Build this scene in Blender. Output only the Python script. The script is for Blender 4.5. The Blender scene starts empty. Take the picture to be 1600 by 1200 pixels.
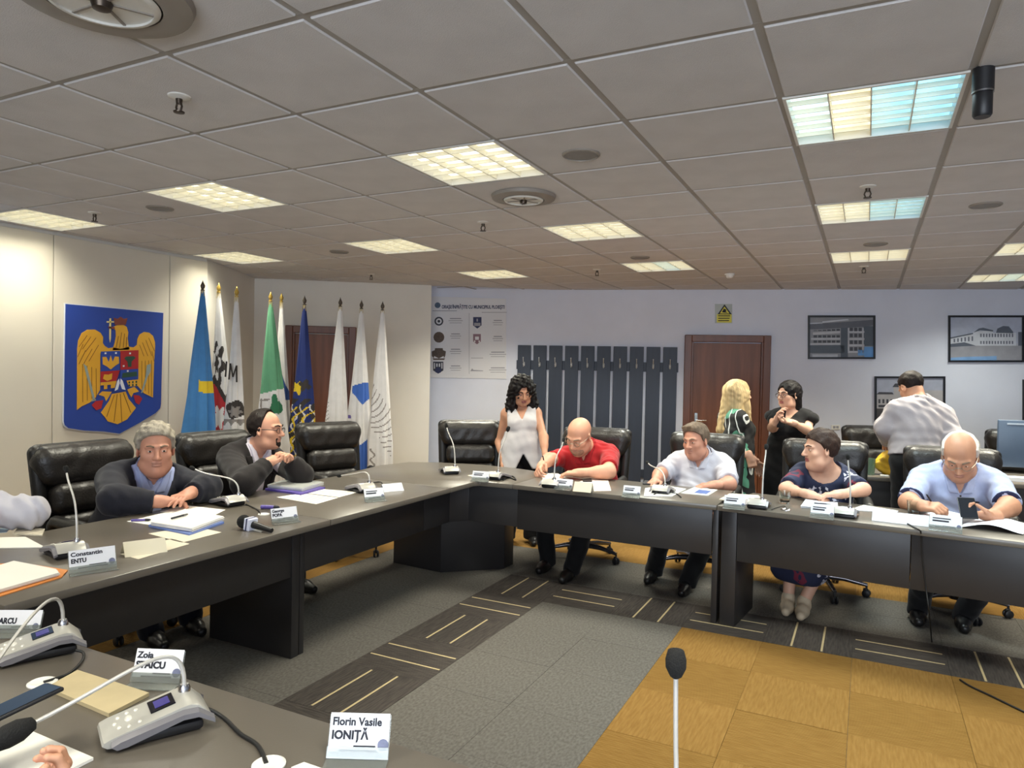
import bpy, bmesh, math, random
import numpy as np
from mathutils import Vector as V, Matrix as M

# ------------------------------------------------------------------ camera, light, exposure
C = bpy.context.scene.collection
SC = bpy.context.scene
H = 1.55                      # lens height above the carpet
CE = H + 1.0284               # ceiling height
T = 0.755                     # desk top height
FPX = 1103.53                 # focal length in pixels of the 1600 wide frame
YAW, PITCH, ROLL = 0.46579, -0.018593, 0.020843

def cam_axes():
    f = V((-math.sin(YAW)*math.cos(PITCH), math.cos(YAW)*math.cos(PITCH), math.sin(PITCH)))
    r = V((math.cos(YAW), math.sin(YAW), 0)); u = r.cross(f)
    return (r*math.cos(ROLL)+u*math.sin(ROLL), u*math.cos(ROLL)-r*math.sin(ROLL), f)
CR, CU, CF = cam_axes()
EYE = V((0, 0, H))
cam = bpy.data.cameras.new('camera'); cam.sensor_width = 36; cam.lens = 36*FPX/1600
cam.clip_start = 0.05
co = bpy.data.objects.new('camera', cam); C.objects.link(co)
co.matrix_world = M(((CR.x, CU.x, -CF.x, 0), (CR.y, CU.y, -CF.y, 0), (CR.z, CU.z, -CF.z, H), (0, 0, 0, 1)))
SC.camera = co
SC.view_settings.view_transform = 'Standard'; SC.view_settings.look = 'None'
SC.view_settings.gamma = 1; SC.view_settings.use_curve_mapping = False
SC.view_settings.exposure = 0.12
SC.cycles.use_denoising = True
SC.cycles.max_bounces = 8

world = bpy.data.worlds.new('daylight'); SC.world = world
world.use_nodes = True
world.node_tree.nodes['Background'].inputs[0].default_value = (0.55, 0.62, 0.75, 1)
world.node_tree.nodes['Background'].inputs[1].default_value = 0.6
LAMP_W = 21.0                 # watts of each ceiling luminaire
REAR_FILL_W = 240.0               # watts of the unseen fill light added behind the lens

def area_light(name, loc, size, watts, color, direction, spread=180, sizey=None, parent=None):
    l = bpy.data.lights.new(name, 'AREA'); l.energy = watts; l.color = color
    l.size = size; l.spread = math.radians(spread)
    if sizey: l.shape = 'RECTANGLE'; l.size_y = sizey
    o = bpy.data.objects.new(name, l); C.objects.link(o); o.location = loc
    o.rotation_euler = V(direction).to_track_quat('-Z', 'Y').to_euler()
    if parent: o.parent = parent
    return o
area_light('added_rear_fill', (1.2, -3.06, 1.6), 4.5, REAR_FILL_W, (0.80, 0.89, 1.0), (0, 1, 0.1), 180, 1.5)  # added soft fill out of view, tinted like daylight

# ------------------------------------------------------------------ survey helpers (real positions from sight lines)
def ray(x, y): return CF + CR*((x-800)/FPX) - CU*((y-600)/FPX)
def atz(x, y, z=T):
    d = ray(x, y); return EYE + d*((z-H)/d.z)
def aty(x, y, Y):
    d = ray(x, y); return EYE + d*(Y/d.y)
def atx(x, y, X):
    d = ray(x, y); return EYE + d*(X/d.x)
def atpl(x, y, p0, n):
    d = ray(x, y); return EYE + d*((V(p0)-EYE).dot(n)/d.dot(n))

# ------------------------------------------------------------------ materials
def lin(c):
    if isinstance(c, str):
        c = [int(c[i:i+2], 16)/255 for i in (0, 2, 4)]
    return tuple((x/12.92 if x <= 0.04045 else ((x+0.055)/1.055)**2.4) for x in c)
MATS = {}
def mat(name, col, rough=0.6, metal=0.0, noise=0.0, scale=8.0, bump=0.0, bscale=60.0, spec=0.5, emit=0.0, trans=0.0, alpha=1.0, stretch=None, coat=0.0, sheen=0.0):
    if name in MATS: return MATS[name]
    m = bpy.data.materials.new(name); m.use_nodes = True
    nt = m.node_tree; b = nt.nodes['Principled BSDF']
    c = lin(col); b.inputs['Base Color'].default_value = (*c, 1)
    b.inputs['Roughness'].default_value = rough; b.inputs['Metallic'].default_value = metal
    b.inputs['Specular IOR Level'].default_value = spec
    b.inputs['Coat Weight'].default_value = coat
    b.inputs['Sheen Weight'].default_value = sheen
    if trans: b.inputs['Transmission Weight'].default_value = trans; b.inputs['IOR'].default_value = 1.45
    if emit:
        b.inputs['Emission Color'].default_value = (*c, 1); b.inputs['Emission Strength'].default_value = emit
    if noise or bump:
        tc = nt.nodes.new('ShaderNodeTexCoord'); mp = nt.nodes.new('ShaderNodeMapping')
        nt.links.new(tc.outputs['Object'], mp.inputs['Vector'])
        if stretch: mp.inputs['Scale'].default_value = stretch
    if noise:
        n = nt.nodes.new('ShaderNodeTexNoise'); n.inputs['Scale'].default_value = scale; n.inputs['Detail'].default_value = 5
        r = nt.nodes.new('ShaderNodeValToRGB')
        r.color_ramp.elements[0].position = 0.3; r.color_ramp.elements[1].position = 0.7
        r.color_ramp.elements[0].color = (*[max(0, x*(1-noise)) for x in c], 1)
        r.color_ramp.elements[1].color = (*[min(1, x*(1+noise)) for x in c], 1)
        nt.links.new(mp.outputs[0], n.inputs['Vector']); nt.links.new(n.outputs[0], r.inputs[0])
        nt.links.new(r.outputs[0], b.inputs['Base Color'])
    if bump:
        n2 = nt.nodes.new('ShaderNodeTexNoise'); n2.inputs['Scale'].default_value = bscale; n2.inputs['Detail'].default_value = 4
        bp = nt.nodes.new('ShaderNodeBump'); bp.inputs['Strength'].default_value = bump; bp.inputs['Distance'].default_value = 0.01
        nt.links.new(mp.outputs[0], n2.inputs['Vector']); nt.links.new(n2.outputs[0], bp.inputs['Height'])
        nt.links.new(bp.outputs[0], b.inputs['Normal'])
    MATS[name] = m
    return m

# ------------------------------------------------------------------ objects
def tag(o, label=None, cat=None, group=None, kind=None):
    if label: o['label'] = label
    if cat: o['category'] = cat
    if group: o['group'] = group
    if kind: o['kind'] = kind
    return o
def empty(name, loc=(0, 0, 0), rz=0.0, label=None, cat=None, group=None):
    o = bpy.data.objects.new(name, None); C.objects.link(o); o.location = loc; o.rotation_euler = (0, 0, rz)
    o.empty_display_size = 0.05
    return tag(o, label, cat, group)
class MB:
    """collects plain shapes and links them as ONE mesh object"""
    def __init__(s): s.v = []; s.f = []; s.m = []; s.cur = 0
    def add(s, vs, fs, m=None):
        b = len(s.v); s.v += [tuple(x) for x in vs]; s.f += [tuple(i+b for i in f) for f in fs]
        s.m += [s.cur if m is None else m]*len(fs); return s
    def box(s, c, d, R=None, m=None):
        hx, hy, hz = d[0]/2, d[1]/2, d[2]/2
        vs = [V((x, y, z)) for z in (-hz, hz) for y in (-hy, hy) for x in (-hx, hx)]
        if R is not None: vs = [R @ x for x in vs]
        vs = [x+V(c) for x in vs]
        return s.add(vs, [(0, 2, 3, 1), (4, 5, 7, 6), (0, 1, 5, 4), (2, 6, 7, 3), (0, 4, 6, 2), (1, 3, 7, 5)], m)
    def rbox(s, c, d, r=0.01, seg=2, R=None, m=None):
        bm = bmesh.new(); bmesh.ops.create_cube(bm, size=1)
        for v in bm.verts: v.co = V((v.co.x*d[0], v.co.y*d[1], v.co.z*d[2]))
        bmesh.ops.bevel(bm, geom=list(bm.edges), offset=min(r, min(d)*0.49), segments=seg, profile=0.5, affect='EDGES')
        vs = [(R @ v.co if R is not None else v.co)+V(c) for v in bm.verts]
        bm.verts.index_update()
        s.add(vs, [tuple(v.index for v in f.verts) for f in bm.faces], m); bm.free(); return s
    def tube(s, pts, rad, seg=10, cap=True, m=None):
        pts = [V(p) for p in pts]; n = len(pts)
        rad = [rad]*n if not hasattr(rad, '__len__') else rad
        vs = []; prev = None
        for i, p in enumerate(pts):
            t = (pts[min(i+1, n-1)]-pts[max(i-1, 0)]).normalized()
            a = prev if prev is not None else (V((0, 0, 1)) if abs(t.z) < 0.9 else V((1, 0, 0)))
            x = (a - t*a.dot(t)).normalized(); y = t.cross(x); prev = x
            for k in range(seg):
                q = 2*math.pi*k/seg; vs.append(p+(x*math.cos(q)+y*math.sin(q))*rad[i])
        fs = [(i*seg+k, i*seg+(k+1) % seg, (i+1)*seg+(k+1) % seg, (i+1)*seg+k) for i in range(n-1) for k in range(seg)]
        if cap: fs += [tuple(range(seg-1, -1, -1)), tuple((n-1)*seg+k for k in range(seg))]
        return s.add(vs, fs, m)
    def lathe(s, prof, seg=20, R=None, c=(0, 0, 0), m=None):
        vs = []; n = len(prof)
        for r, z in prof:
            for k in range(seg):
                q = 2*math.pi*k/seg; v = V((r*math.cos(q), r*math.sin(q), z))
                vs.append((R @ v if R is not None else v)+V(c))
        fs = [(i*seg+k, i*seg+(k+1) % seg, (i+1)*seg+(k+1) % seg, (i+1)*seg+k) for i in range(n-1) for k in range(seg)]
        if prof[0][0] > 1e-5: fs.append(tuple(range(seg-1, -1, -1)))
        if prof[-1][0] > 1e-5: fs.append(tuple((n-1)*seg+k for k in range(seg)))
        return s.add(vs, fs, m)
    def prism(s, poly, z0, z1, F=None, m=None):
        """poly in local xy extruded z0..z1; F maps a Vector to the final place"""
        n = len(poly)
        vs = [V((p[0], p[1], z)) for z in (z0, z1) for p in poly]
        if F: vs = [F(v) for v in vs]
        fs = [tuple(range(n-1, -1, -1)), tuple(range(n, 2*n))]+[(i, (i+1) % n, n+(i+1) % n, n+i) for i in range(n)]
        return s.add(vs, fs, m)
    def ball(s, c, r, seg=12, R=None, m=None):
        r = (r, r, r) if not hasattr(r, '__len__') else r
        rings = seg//2; vs = []
        for i in range(rings+1):
            a = math.pi*i/rings
            for k in range(seg):
                q = 2*math.pi*k/seg
                v = V((r[0]*math.sin(a)*math.cos(q), r[1]*math.sin(a)*math.sin(q), -r[2]*math.cos(a)))
                vs.append((R @ v if R is not None else v)+V(c))
        fs = [(i*seg+k, i*seg+(k+1) % seg, (i+1)*seg+(k+1) % seg, (i+1)*seg+k) for i in range(rings) for k in range(seg)]
        return s.add(vs, fs, m)
    def mesh(s, name, mats, smooth=0):
        me = bpy.data.meshes.new(name); me.from_pydata(s.v, [], s.f)
        for m in (mats if isinstance(mats, (list, tuple)) else [mats]): me.materials.append(m)
        me.polygons.foreach_set('material_index', s.m)
        bm = bmesh.new(); bm.from_mesh(me); bmesh.ops.remove_doubles(bm, verts=bm.verts, dist=1e-6)
        bmesh.ops.recalc_face_normals(bm, faces=bm.faces); bm.to_mesh(me); bm.free()
        if smooth:
            me.shade_smooth(); me.set_sharp_from_angle(angle=math.radians(smooth))
        me.update(); return me
    def build(s, name, mats, parent=None, smooth=0, loc=None):
        o = bpy.data.objects.new(name, s.mesh(name, mats, smooth)); C.objects.link(o)
        if parent is not None: o.parent = parent
        if loc is not None: o.location = loc
        return o
KIDS = {}
def copy_tree(o, parent=None):
    c = o.copy(); C.objects.link(c)
    if parent is not None: c.parent = parent
    for ch in list(o.children): copy_tree(ch, c)
    return c
def Rz(a): return M.Rotation(a, 3, 'Z')
def Rx(a): return M.Rotation(a, 3, 'X')
def Ry(a): return M.Rotation(a, 3, 'Y')
def text_mesh(body, size, depth=0.0006, bold=0.0, align='LEFT'):
    cu = bpy.data.curves.new('lettering', 'FONT'); cu.body = body; cu.size = size; cu.extrude = depth; cu.offset = bold; cu.align_x = align
    cu.resolution_u = 3
    o = bpy.data.objects.new('lettering', cu); C.objects.link(o)
    me = bpy.data.meshes.new_from_object(o.evaluated_get(bpy.context.evaluated_depsgraph_get()))
    bpy.data.objects.remove(o); bpy.data.curves.remove(cu)
    return me
def lettering(body, size, m, Fm, parent, bold=0.0, align='LEFT', width=None, name='lettering'):
    """flat letters standing in the plane given by the 4x4 matrix Fm (x right, y up, z out)"""
    me = text_mesh(body, size, 0.0005, bold, align)
    if width:
        xs = [v.co.x for v in me.vertices]; k = width/max(1e-6, max(xs)-min(xs))
        for v in me.vertices: v.co.x *= k
    me.transform(Fm); me.materials.clear(); me.materials.append(m)
    o = bpy.data.objects.new(name, me); C.objects.link(o)
    if parent is not None: o.parent = parent
    return o

# ------------------------------------------------------------------ implicit surfaces (for padded and living shapes)
class SDF:
    """smooth union of simple solids, meshed with surface nets"""
    def __init__(s): s.p = []; s.cuts = []; s.noise = None; s.grow = 0.0
    def cone(s, a, b, r1, r2, k=0.02, sub=False, flat=False):
        s.p.append(('c', V(a), V(b), r1, r2, k, sub, flat)); return s
    def ell(s, c, r, R=None, k=0.02, sub=False):
        s.p.append(('e', V(c), V(r), R if R is not None else M.Identity(3), 0, k, sub)); return s
    def rbox(s, c, d, r, R=None, k=0.01, sub=False):
        s.p.append(('b', V(c), V(d)*0.5, R if R is not None else M.Identity(3), r, k, sub)); return s
    def cut(s, fn): s.cuts.append(fn); return s
    def bounds(s):
        lo = np.full(3, 1e9); hi = -lo
        for q in s.p:
            if q[6]: continue
            l, h_ = s.pb(q); lo = np.minimum(lo, l); hi = np.maximum(hi, h_)
        return lo-s.grow, hi+s.grow
    def pb(s, q):
        if q[0] == 'c':
            a, b = np.array(q[1]), np.array(q[2])
            return np.minimum(a-q[3], b-q[4]), np.maximum(a+q[3], b+q[4])
        r = np.array(q[2]); A = np.abs(np.array(q[3])); e = A @ r if q[0] == 'b' else np.sqrt((A**2) @ (r**2))
        return np.array(q[1])-e, np.array(q[1])+e
    def field(s, h, lo=None, hi=None):
        l0, h0 = s.bounds(); m = 2.5*h + (0.012 if s.noise else 0)
        lo = (l0-m) if lo is None else np.array(lo, float); hi = (h0+m) if hi is None else np.array(hi, float)
        n = np.maximum(4, np.ceil((hi-lo)/h).astype(int)+1)
        ax = [(lo[i]+h*np.arange(n[i])).astype(np.float32) for i in range(3)]
        D = np.full(n, 0.5, np.float32)
        for q in s.p:
            a, b = s.pb(q); k = q[5]; mg = k+3*h+s.grow
            i0 = np.clip(np.floor((a-mg-lo)/h).astype(int), 0, n); i1 = np.clip(np.ceil((b+mg-lo)/h).astype(int)+1, 0, n)
            if (i1 <= i0).any(): continue
            X = ax[0][i0[0]:i1[0], None, None]; Y = ax[1][None, i0[1]:i1[1], None]; Z = ax[2][None, None, i0[2]:i1[2]]
            if q[0] == 'c':
                a_, b_ = q[1], q[2]; ba = b_-a_; L2 = max(ba.length_squared, 1e-12)
                px, py, pz = X-a_.x, Y-a_.y, Z-a_.z
                t = np.clip((px*ba.x+py*ba.y+pz*ba.z)/L2, 0, 1)
                d = np.sqrt((px-t*ba.x)**2+(py-t*ba.y)**2+(pz-t*ba.z)**2)-(q[3]+(q[4]-q[3])*t)
                if q[7]: d = np.maximum(d, (px*ba.x+py*ba.y+pz*ba.z)/math.sqrt(L2)-math.sqrt(L2)+s.grow)
            else:
                Rt = q[3].transposed(); c = q[1]; px, py, pz = X-c.x, Y-c.y, Z-c.z
                u = [Rt[i][0]*px+Rt[i][1]*py+Rt[i][2]*pz for i in range(3)]
                if q[0] == 'e':
                    r = q[2]
                    k0 = np.sqrt((u[0]/r.x)**2+(u[1]/r.y)**2+(u[2]/r.z)**2)
                    k1 = np.sqrt((u[0]/r.x**2)**2+(u[1]/r.y**2)**2+(u[2]/r.z**2)**2)+1e-6
                    d = k0*(k0-1)/k1
                else:
                    e = q[2]; rr = q[4]
                    w = [np.abs(u[i])-(e[i]-rr) for i in range(3)]
                    d = np.sqrt(sum(np.maximum(x, 0)**2 for x in w))+np.minimum(np.maximum(np.maximum(w[0], w[1]), w[2]), 0)-rr
            S = D[i0[0]:i1[0], i0[1]:i1[1], i0[2]:i1[2]]
            if q[6]: d = -d
            if k > 0:
                hh = np.maximum(k-np.abs(S-d), 0)/k
                S[...] = (np.maximum(S, d)+hh*hh*k*0.25) if q[6] else (np.minimum(S, d)-hh*hh*k*0.25)
            else: S[...] = np.maximum(S, d) if q[6] else np.minimum(S, d)
        D -= s.grow
        if s.noise or s.cuts:
            X = ax[0][:, None, None]; Y = ax[1][None, :, None]; Z = ax[2][None, None, :]
            if s.noise: D += s.noise(X, Y, Z)
            for fn in s.cuts: D = np.maximum(D, fn(X, Y, Z))
        return D.astype(np.float32), lo
    def net(s, h, lo=None, hi=None, closed=True):
        D, o = s.field(h, lo, hi)
        if closed:
            for a in range(3):
                sl = [slice(None)]*3
                for e in (0, -1): sl[a] = e; D[tuple(sl)] = 0.05
        return surfnet(D, o, h)
def surfnet(D, o, h):
    n = np.array(D.shape); S = D < 0
    cnt = np.zeros(n-1, np.int8)
    for dx in (0, 1):
        for dy in (0, 1):
            for dz in (0, 1): cnt += S[dx:n[0]-1+dx, dy:n[1]-1+dy, dz:n[2]-1+dz]
    act = (cnt > 0) & (cnt < 8)
    idx = np.argwhere(act)
    if len(idx) == 0: return np.zeros((0, 3)), np.zeros((0, 4), int)
    ids = np.full(n-1, -1, np.int64); ids[act] = np.arange(len(idx))
    acc = np.zeros((len(idx), 3)); wt = np.zeros(len(idx))
    corners = [(0, 0, 0), (1, 0, 0), (0, 1, 0), (1, 1, 0), (0, 0, 1), (1, 0, 1), (0, 1, 1), (1, 1, 1)]
    vals = [D[idx[:, 0]+c[0], idx[:, 1]+c[1], idx[:, 2]+c[2]] for c in corners]
    for i in range(8):
        for j in range(i+1, 8):
            if sum(abs(corners[i][k]-corners[j][k]) for k in range(3)) != 1: continue
            a, b = vals[i], vals[j]; cr = (a < 0) != (b < 0)
            t = np.where(cr, a/np.where(cr, a-b, 1), 0)
            p = np.array(corners[i])[None]+t[:, None]*(np.array(corners[j])-np.array(corners[i]))[None]
            acc += np.where(cr[:, None], p, 0); wt += cr
    verts = (idx+acc/wt[:, None])*h+o
    faces = []
    for a in range(3):
        b, c = (a+1) % 3, (a+2) % 3
        s0 = [slice(None)]*3; s1 = [slice(None)]*3
        s0[a] = slice(0, n[a]-1); s1[a] = slice(1, n[a])
        cr = S[tuple(s0)] != S[tuple(s1)]
        e = np.argwhere(cr); e = e[(e[:, b] > 0) & (e[:, c] > 0) & (e[:, b] < n[b]-1) & (e[:, c] < n[c]-1)]
        if len(e) == 0: continue
        inside = S[e[:, 0], e[:, 1], e[:, 2]]
        q = []
        for db, dc in ((1, 1), (0, 1), (0, 0), (1, 0)):
            w = e.copy(); w[:, b] -= db; w[:, c] -= dc
            q.append(ids[w[:, 0], w[:, 1], w[:, 2]])
        q = np.stack(q, 1); q[~inside] = q[~inside][:, ::-1]
        faces.append(q)
    return verts, np.concatenate(faces)
def mesh_from(name, parts, mats):
    """parts: list of (verts, faces[, matidx array])"""
    vs = []; fs = []; ms = []; b = 0
    for p in parts:
        if len(p[0]) == 0: continue
        vs.append(p[0]); fs.append(np.asarray(p[1])+b); b += len(p[0])
        ms.append(p[2] if len(p) > 2 else np.zeros(len(p[1]), int))
    me = bpy.data.meshes.new(name)
    if vs:
        me.from_pydata(np.concatenate(vs).tolist(), [], np.concatenate(fs).tolist())
        for m in (mats if isinstance(mats, (list, tuple)) else [mats]): me.materials.append(m)
        me.polygons.foreach_set('material_index', np.concatenate(ms).astype(np.int32))
        me.shade_smooth()
    me.update(); return me
def link(name, me, parent=None):
    o = bpy.data.objects.new(name, me); C.objects.link(o)
    if parent is not None: o.parent = parent
    return o
# ------------------------------------------------------------------ the room
m_wall = mat('wall_paint', 'dedad2', 0.75, noise=0.03, scale=3, bump=0.05, bscale=180)
m_wallb = mat('back_wall_paint', 'd8dcea', 0.75, noise=0.03, scale=3, bump=0.05, bscale=180)
m_panel = mat('wall_board', 'd9d2c3', 0.6, noise=0.03, scale=2)
m_blue = mat('pale_blue_board', '8fb0dc', 0.6, noise=0.05, scale=2)
m_ceil = mat('ceiling_tile', 'd0cdcd', 0.9, noise=0.05, scale=5, bump=0.25, bscale=220)
m_tbar = mat('ceiling_grid', 'a39e98', 0.6, noise=0.04, scale=5)
m_wood = mat('door_wood', '7a4a33', 0.45, noise=0.22, scale=2.5, stretch=(6, 6, 0.5), bump=0.05, bscale=30)
m_woodf = mat('door_frame_wood', '6b3f2b', 0.4, noise=0.18, scale=2.5, stretch=(6, 6, 0.6))
m_black = mat('black_plastic', '17171a', 0.45, noise=0.1, scale=20)
m_white = mat('white_plastic', 'e6e4de', 0.4, noise=0.03, scale=10)
m_chrome = mat('chrome', 'c9c9cc', 0.2, 1.0, noise=0.03, scale=10)
m_steel = mat('dull_steel', '8a8a8c', 0.35, 1.0, noise=0.05, scale=10)
m_paper = mat('white_paper', 'ece9e2', 0.8, noise=0.02, scale=6)
m_ink = mat('dark_ink', '1d1f2b', 0.7, noise=0.05, scale=20)

S4 = 0.281
d4 = V((1, S4, 0)).normalized(); n4 = V((d4.y, -d4.x, 0)); p4 = V((0, 9.18, 0))
p3a, p3b = V((-6.5, 6.1, 0)), V((-4.8, 7.3, 0)); d3 = (p3b-p3a).normalized(); n3 = V((d3.y, -d3.x, 0))
def on4(px, py): return atpl(px, py, p4, n4)
def on3(px, py): return atpl(px, py, p3a, n3)
def on1(px, py): return atx(px, py, -5.8)

def wall(name, a, b, m, z1=CE+0.05, out=None, t=0.12):
    a, b = V((a[0], a[1])), V((b[0], b[1])); d = (b-a).normalized(); n = V((d.y, -d.x))
    if n.dot(V((-1.0, 3.0))-a) > 0: n = -n          # outward
    mb = MB(); mb.prism([a, b, b+n*t, a+n*t], -0.02, z1)
    return tag(mb.build(name, m), kind='structure')
wall('wall_left', (-5.815, -3.2), (-5.815, 4.85), m_wall)
wall('wall_left_return', (-5.815, 4.85), (-6.5, 6.1), m_wall)
wall('wall_back_left', (-6.5, 6.1), (-4.8, 7.3), m_wall)
e4 = p4+d4*((4.8)/d4.x); s4 = p4+d4*(-5.3/d4.x)
wall('wall_back', s4, e4, m_wallb)
wall('wall_right', (4.8, -3.2), (4.8, e4.y), m_wallb)
wall('wall_rear', (-5.9, -3.2), (4.9, -3.2), m_wall)
wl = bpy.data.objects['wall_left']
for y0, y1, m in ((-3.15, 0.25, m_panel), (0.25, 1.295, m_panel), (1.295, 2.34, m_panel), (2.34, 2.985, m_blue), (2.989, 3.382, m_panel), (3.386, 4.428, m_panel), (4.432, 4.85, m_panel)):
    o = MB().rbox((-5.805, (y0+y1)/2, CE/2-0.01), (0.012, y1-y0-0.003, CE-0.03), 0.002, 1).build('wall_board', m, wl)
    if m is m_blue: o['label'] = 'pale blue board at the end of the wall'

# invented window band, added out of view around the rear fill light
added_win = empty('added_window_1', (0, 0, 0)); added_win['kind'] = 'structure'; added_win['label'] = 'invented window band added around the fill light behind the camera'
for x in (-1.08, 0.43, 1.97, 3.48): MB().rbox((x, -3.17, 1.6), (0.06, 0.05, 1.62), 0.004, 1).build('added_frame', m_white, added_win)
for z in (0.82, 2.38): MB().rbox((1.2, -3.17, z), (4.62, 0.05, 0.06), 0.004, 1).build('added_frame', m_white, added_win)
for x in (-0.325, 1.2, 2.725): MB().box((x, -3.185, 1.6), (1.46, 0.008, 1.5)).build('added_pane', mat('added_pane_glass', 'dfe8f2', 0.05, noise=0.02), added_win)

# floor: base slab and loose-laid carpet tiles
def carpet(name, c1, c2, ribs=0, rough=0.95):
    m = bpy.data.materials.new(name); m.use_nodes = True; nt = m.node_tree; b = nt.nodes['Principled BSDF']
    b.inputs['Roughness'].default_value = rough; b.inputs['Specular IOR Level'].default_value = 0.15
    tc = nt.nodes.new('ShaderNodeTexCoord'); N = lambda t: nt.nodes.new(t)
    n = N('ShaderNodeTexNoise'); n.inputs['Scale'].default_value = 90; n.inputs['Detail'].default_value = 3
    mp = N('ShaderNodeMapping'); mp.inputs['Scale'].default_value = (1, 0.12, 1) if ribs != 2 else (0.12, 1, 1)
    if ribs == 0: mp.inputs['Scale'].default_value = (1, 0.55, 1)
    nt.links.new(tc.outputs['Object'], mp.inputs[0]); nt.links.new(mp.outputs[0], n.inputs['Vector'])
    r = N('ShaderNodeValToRGB'); r.color_ramp.elements[0].position = 0.35; r.color_ramp.elements[1].position = 0.68
    r.color_ramp.elements[0].color = (*lin(c1), 1); r.color_ramp.elements[1].color = (*lin(c2), 1)
    nt.links.new(n.outputs[0], r.inputs[0]); nt.links.new(r.outputs[0], b.inputs['Base Color'])
    bp = N('ShaderNodeBump'); bp.inputs['Strength'].default_value = 0.5; bp.inputs['Distance'].default_value = 0.004
    if ribs:
        w = N('ShaderNodeTexWave'); w.wave_type = 'BANDS'; w.bands_direction = 'X' if ribs == 1 else 'Y'
        w.inputs['Scale'].default_value = 22; w.inputs['Distortion'].default_value = 0.6
        nt.links.new(tc.outputs['Object'], w.inputs['Vector']); nt.links.new(w.outputs[1], bp.inputs['Height'])
    else: nt.links.new(n.outputs[0], bp.inputs['Height'])
    nt.links.new(bp.outputs[0], b.inputs['Normal'])
    return m
c_or = [carpet('orange_carpet_across', '7d5c2c', '8a6937', 1), carpet('orange_carpet_along', '775728', '836332', 2)]
c_gr = carpet('grey_carpet', '55514c', '67635d', 0)
c_bd = [carpet('brown_border_carpet_across', '3b3633', '4c4641', 1), carpet('brown_border_carpet_along', '3b3633', '4c4641', 2)]
m_stripe = mat('cream_carpet_stripe', 'b5a27a', 0.9, noise=0.1, scale=60)
floor = tag(MB().box((-0.5, 3.3, -0.06), (13.4, 14.5, 0.1)).build('floor', c_gr), kind='structure')
def seen(p, mx=130):
    d = V(p)-EYE; z = d.dot(CF)
    if z < 0.3: return False
    x, y = 800+FPX*d.dot(CR)/z, 600-FPX*d.dot(CU)/z
    return -mx < x < 1600+mx and -mx < y < 1200+mx
xs = [-3.6-0.47*k for k in range(5, 0, -1)]+[-3.6, -2.99, -2.385, -1.915]+[-1.915+0.47*k for k in range(1, 10)]
ys = [4.33-0.47*k for k in range(7, 0, -1)]+[4.33, 4.80, 5.2, 5.6]+[5.6+0.47*k for k in range(1, 8)]
random.seed(4)
tm = {}
for a in range(len(xs)-1):
    for b in range(len(ys)-1):
        x0, x1, y0, y1 = xs[a], xs[a+1], ys[b], ys[b+1]; cx, cy = (x0+x1)/2, (y0+y1)/2
        if not seen((cx, cy, 0)) or cx < -5.7 or cy > 9.1+S4*cx: continue
        if cx < -3.6 and cy > 5.2+(cx+6.5)*0.7+0.5: continue
        par = (a+b) % 2; kind = 'o'
        if cx < -3.6 or cy > 5.6: kind = 'o'
        elif cx < -2.385 or cy > 4.80: kind = 'g'
        elif cx < -1.915 or cy > 4.33: kind = 'b'
        elif cx < -0.975: kind = 'g'
        key = (kind, par, round(x1-x0, 3), round(y1-y0, 3))
        if key not in tm:
            m = c_or[par] if kind == 'o' else c_gr if kind == 'g' else c_bd[par]
            tm[key] = MB().box((0, 0, -0.005), (x1-x0-0.0015, y1-y0-0.0015, 0.01)).mesh('carpet_tile', m)
        o = link('carpet_tile', tm[key], floor); o.location = (cx, cy, random.uniform(-0.0008, 0.0004))
        if kind == 'b':
            along_y = (round((4.33-y1)/0.47) % 2 == 1) if cx < -1.915 and cy < 4.33 else (round((cx+2.15)/0.47) % 2 == 0)
            for s in (-0.08, 0.08):
                k2 = ('s', along_y)
                if k2 not in tm: tm[k2] = MB().box((0, 0, 0.0004), (0.011, 0.44, 0.0012) if along_y else (0.44, 0.011, 0.0012)).mesh('stripe', m_stripe)
                st = link('stripe', tm[k2], o); st.location = (s, 0, 0) if along_y else (0, s, 0)

# ceiling: grid of lay-in panels
OX, OY, G = -0.9147, 2.1915, 0.6
ceiling = tag(MB().box((-0.5, 3.9, CE+0.07), (13.4, 14.6, 0.04)).build('ceiling', m_ceil), kind='structure')
W_, B_, Y_, P_ = (1.0, 0.93, 0.66), (0.22, 0.66, 0.95), (1.0, 0.80, 0.45), (0.55, 0.90, 1.0)
LAMPS = [(-8, 1, (W_,)*4), (-5, 1, (W_,)*4), (-2, 1, (W_,)*4), (1, 1, (P_, Y_, B_, B_)), (-8, 4, (W_,)*4), (-5, 4, (W_,)*4), (-2, 4, (W_,)*4),
         (1, 4, (W_, W_, B_, B_)), (-5, 7, (W_,)*4), (-2, 7, (W_, W_, P_, W_)), (1, 7, (W_,)*4), (3, 7, (W_,)*4), (3, 10, (W_, W_, P_, W_)),
         (4, 1, (W_,)*4), (4, 4, (W_,)*4), (-5, -3, (W_,)*4), (-2, -4, (W_,)*4), (1, -3, (W_,)*4), (4, -3, (W_,)*4), (-8, -2, (W_,)*4)]
DIFF = [(-2, -2), (-2, 2)]
def clip(poly, p, n):
    out = []
    for i in range(len(poly)):
        a, b = poly[i], poly[(i+1) % len(poly)]; da, db = (a-p).dot(n), (b-p).dot(n)
        if da >= 0: out.append(a)
        if da*db < 0: out.append(a+(b-a)*(da/(da-db)))
    return out
lampset = {(i, j) for i, j, _ in LAMPS}
pm = MB().rbox((0, 0, 0.011), (G-0.026, G-0.026, 0.022), 0.004, 1).mesh('ceiling_panel', m_ceil)
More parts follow.
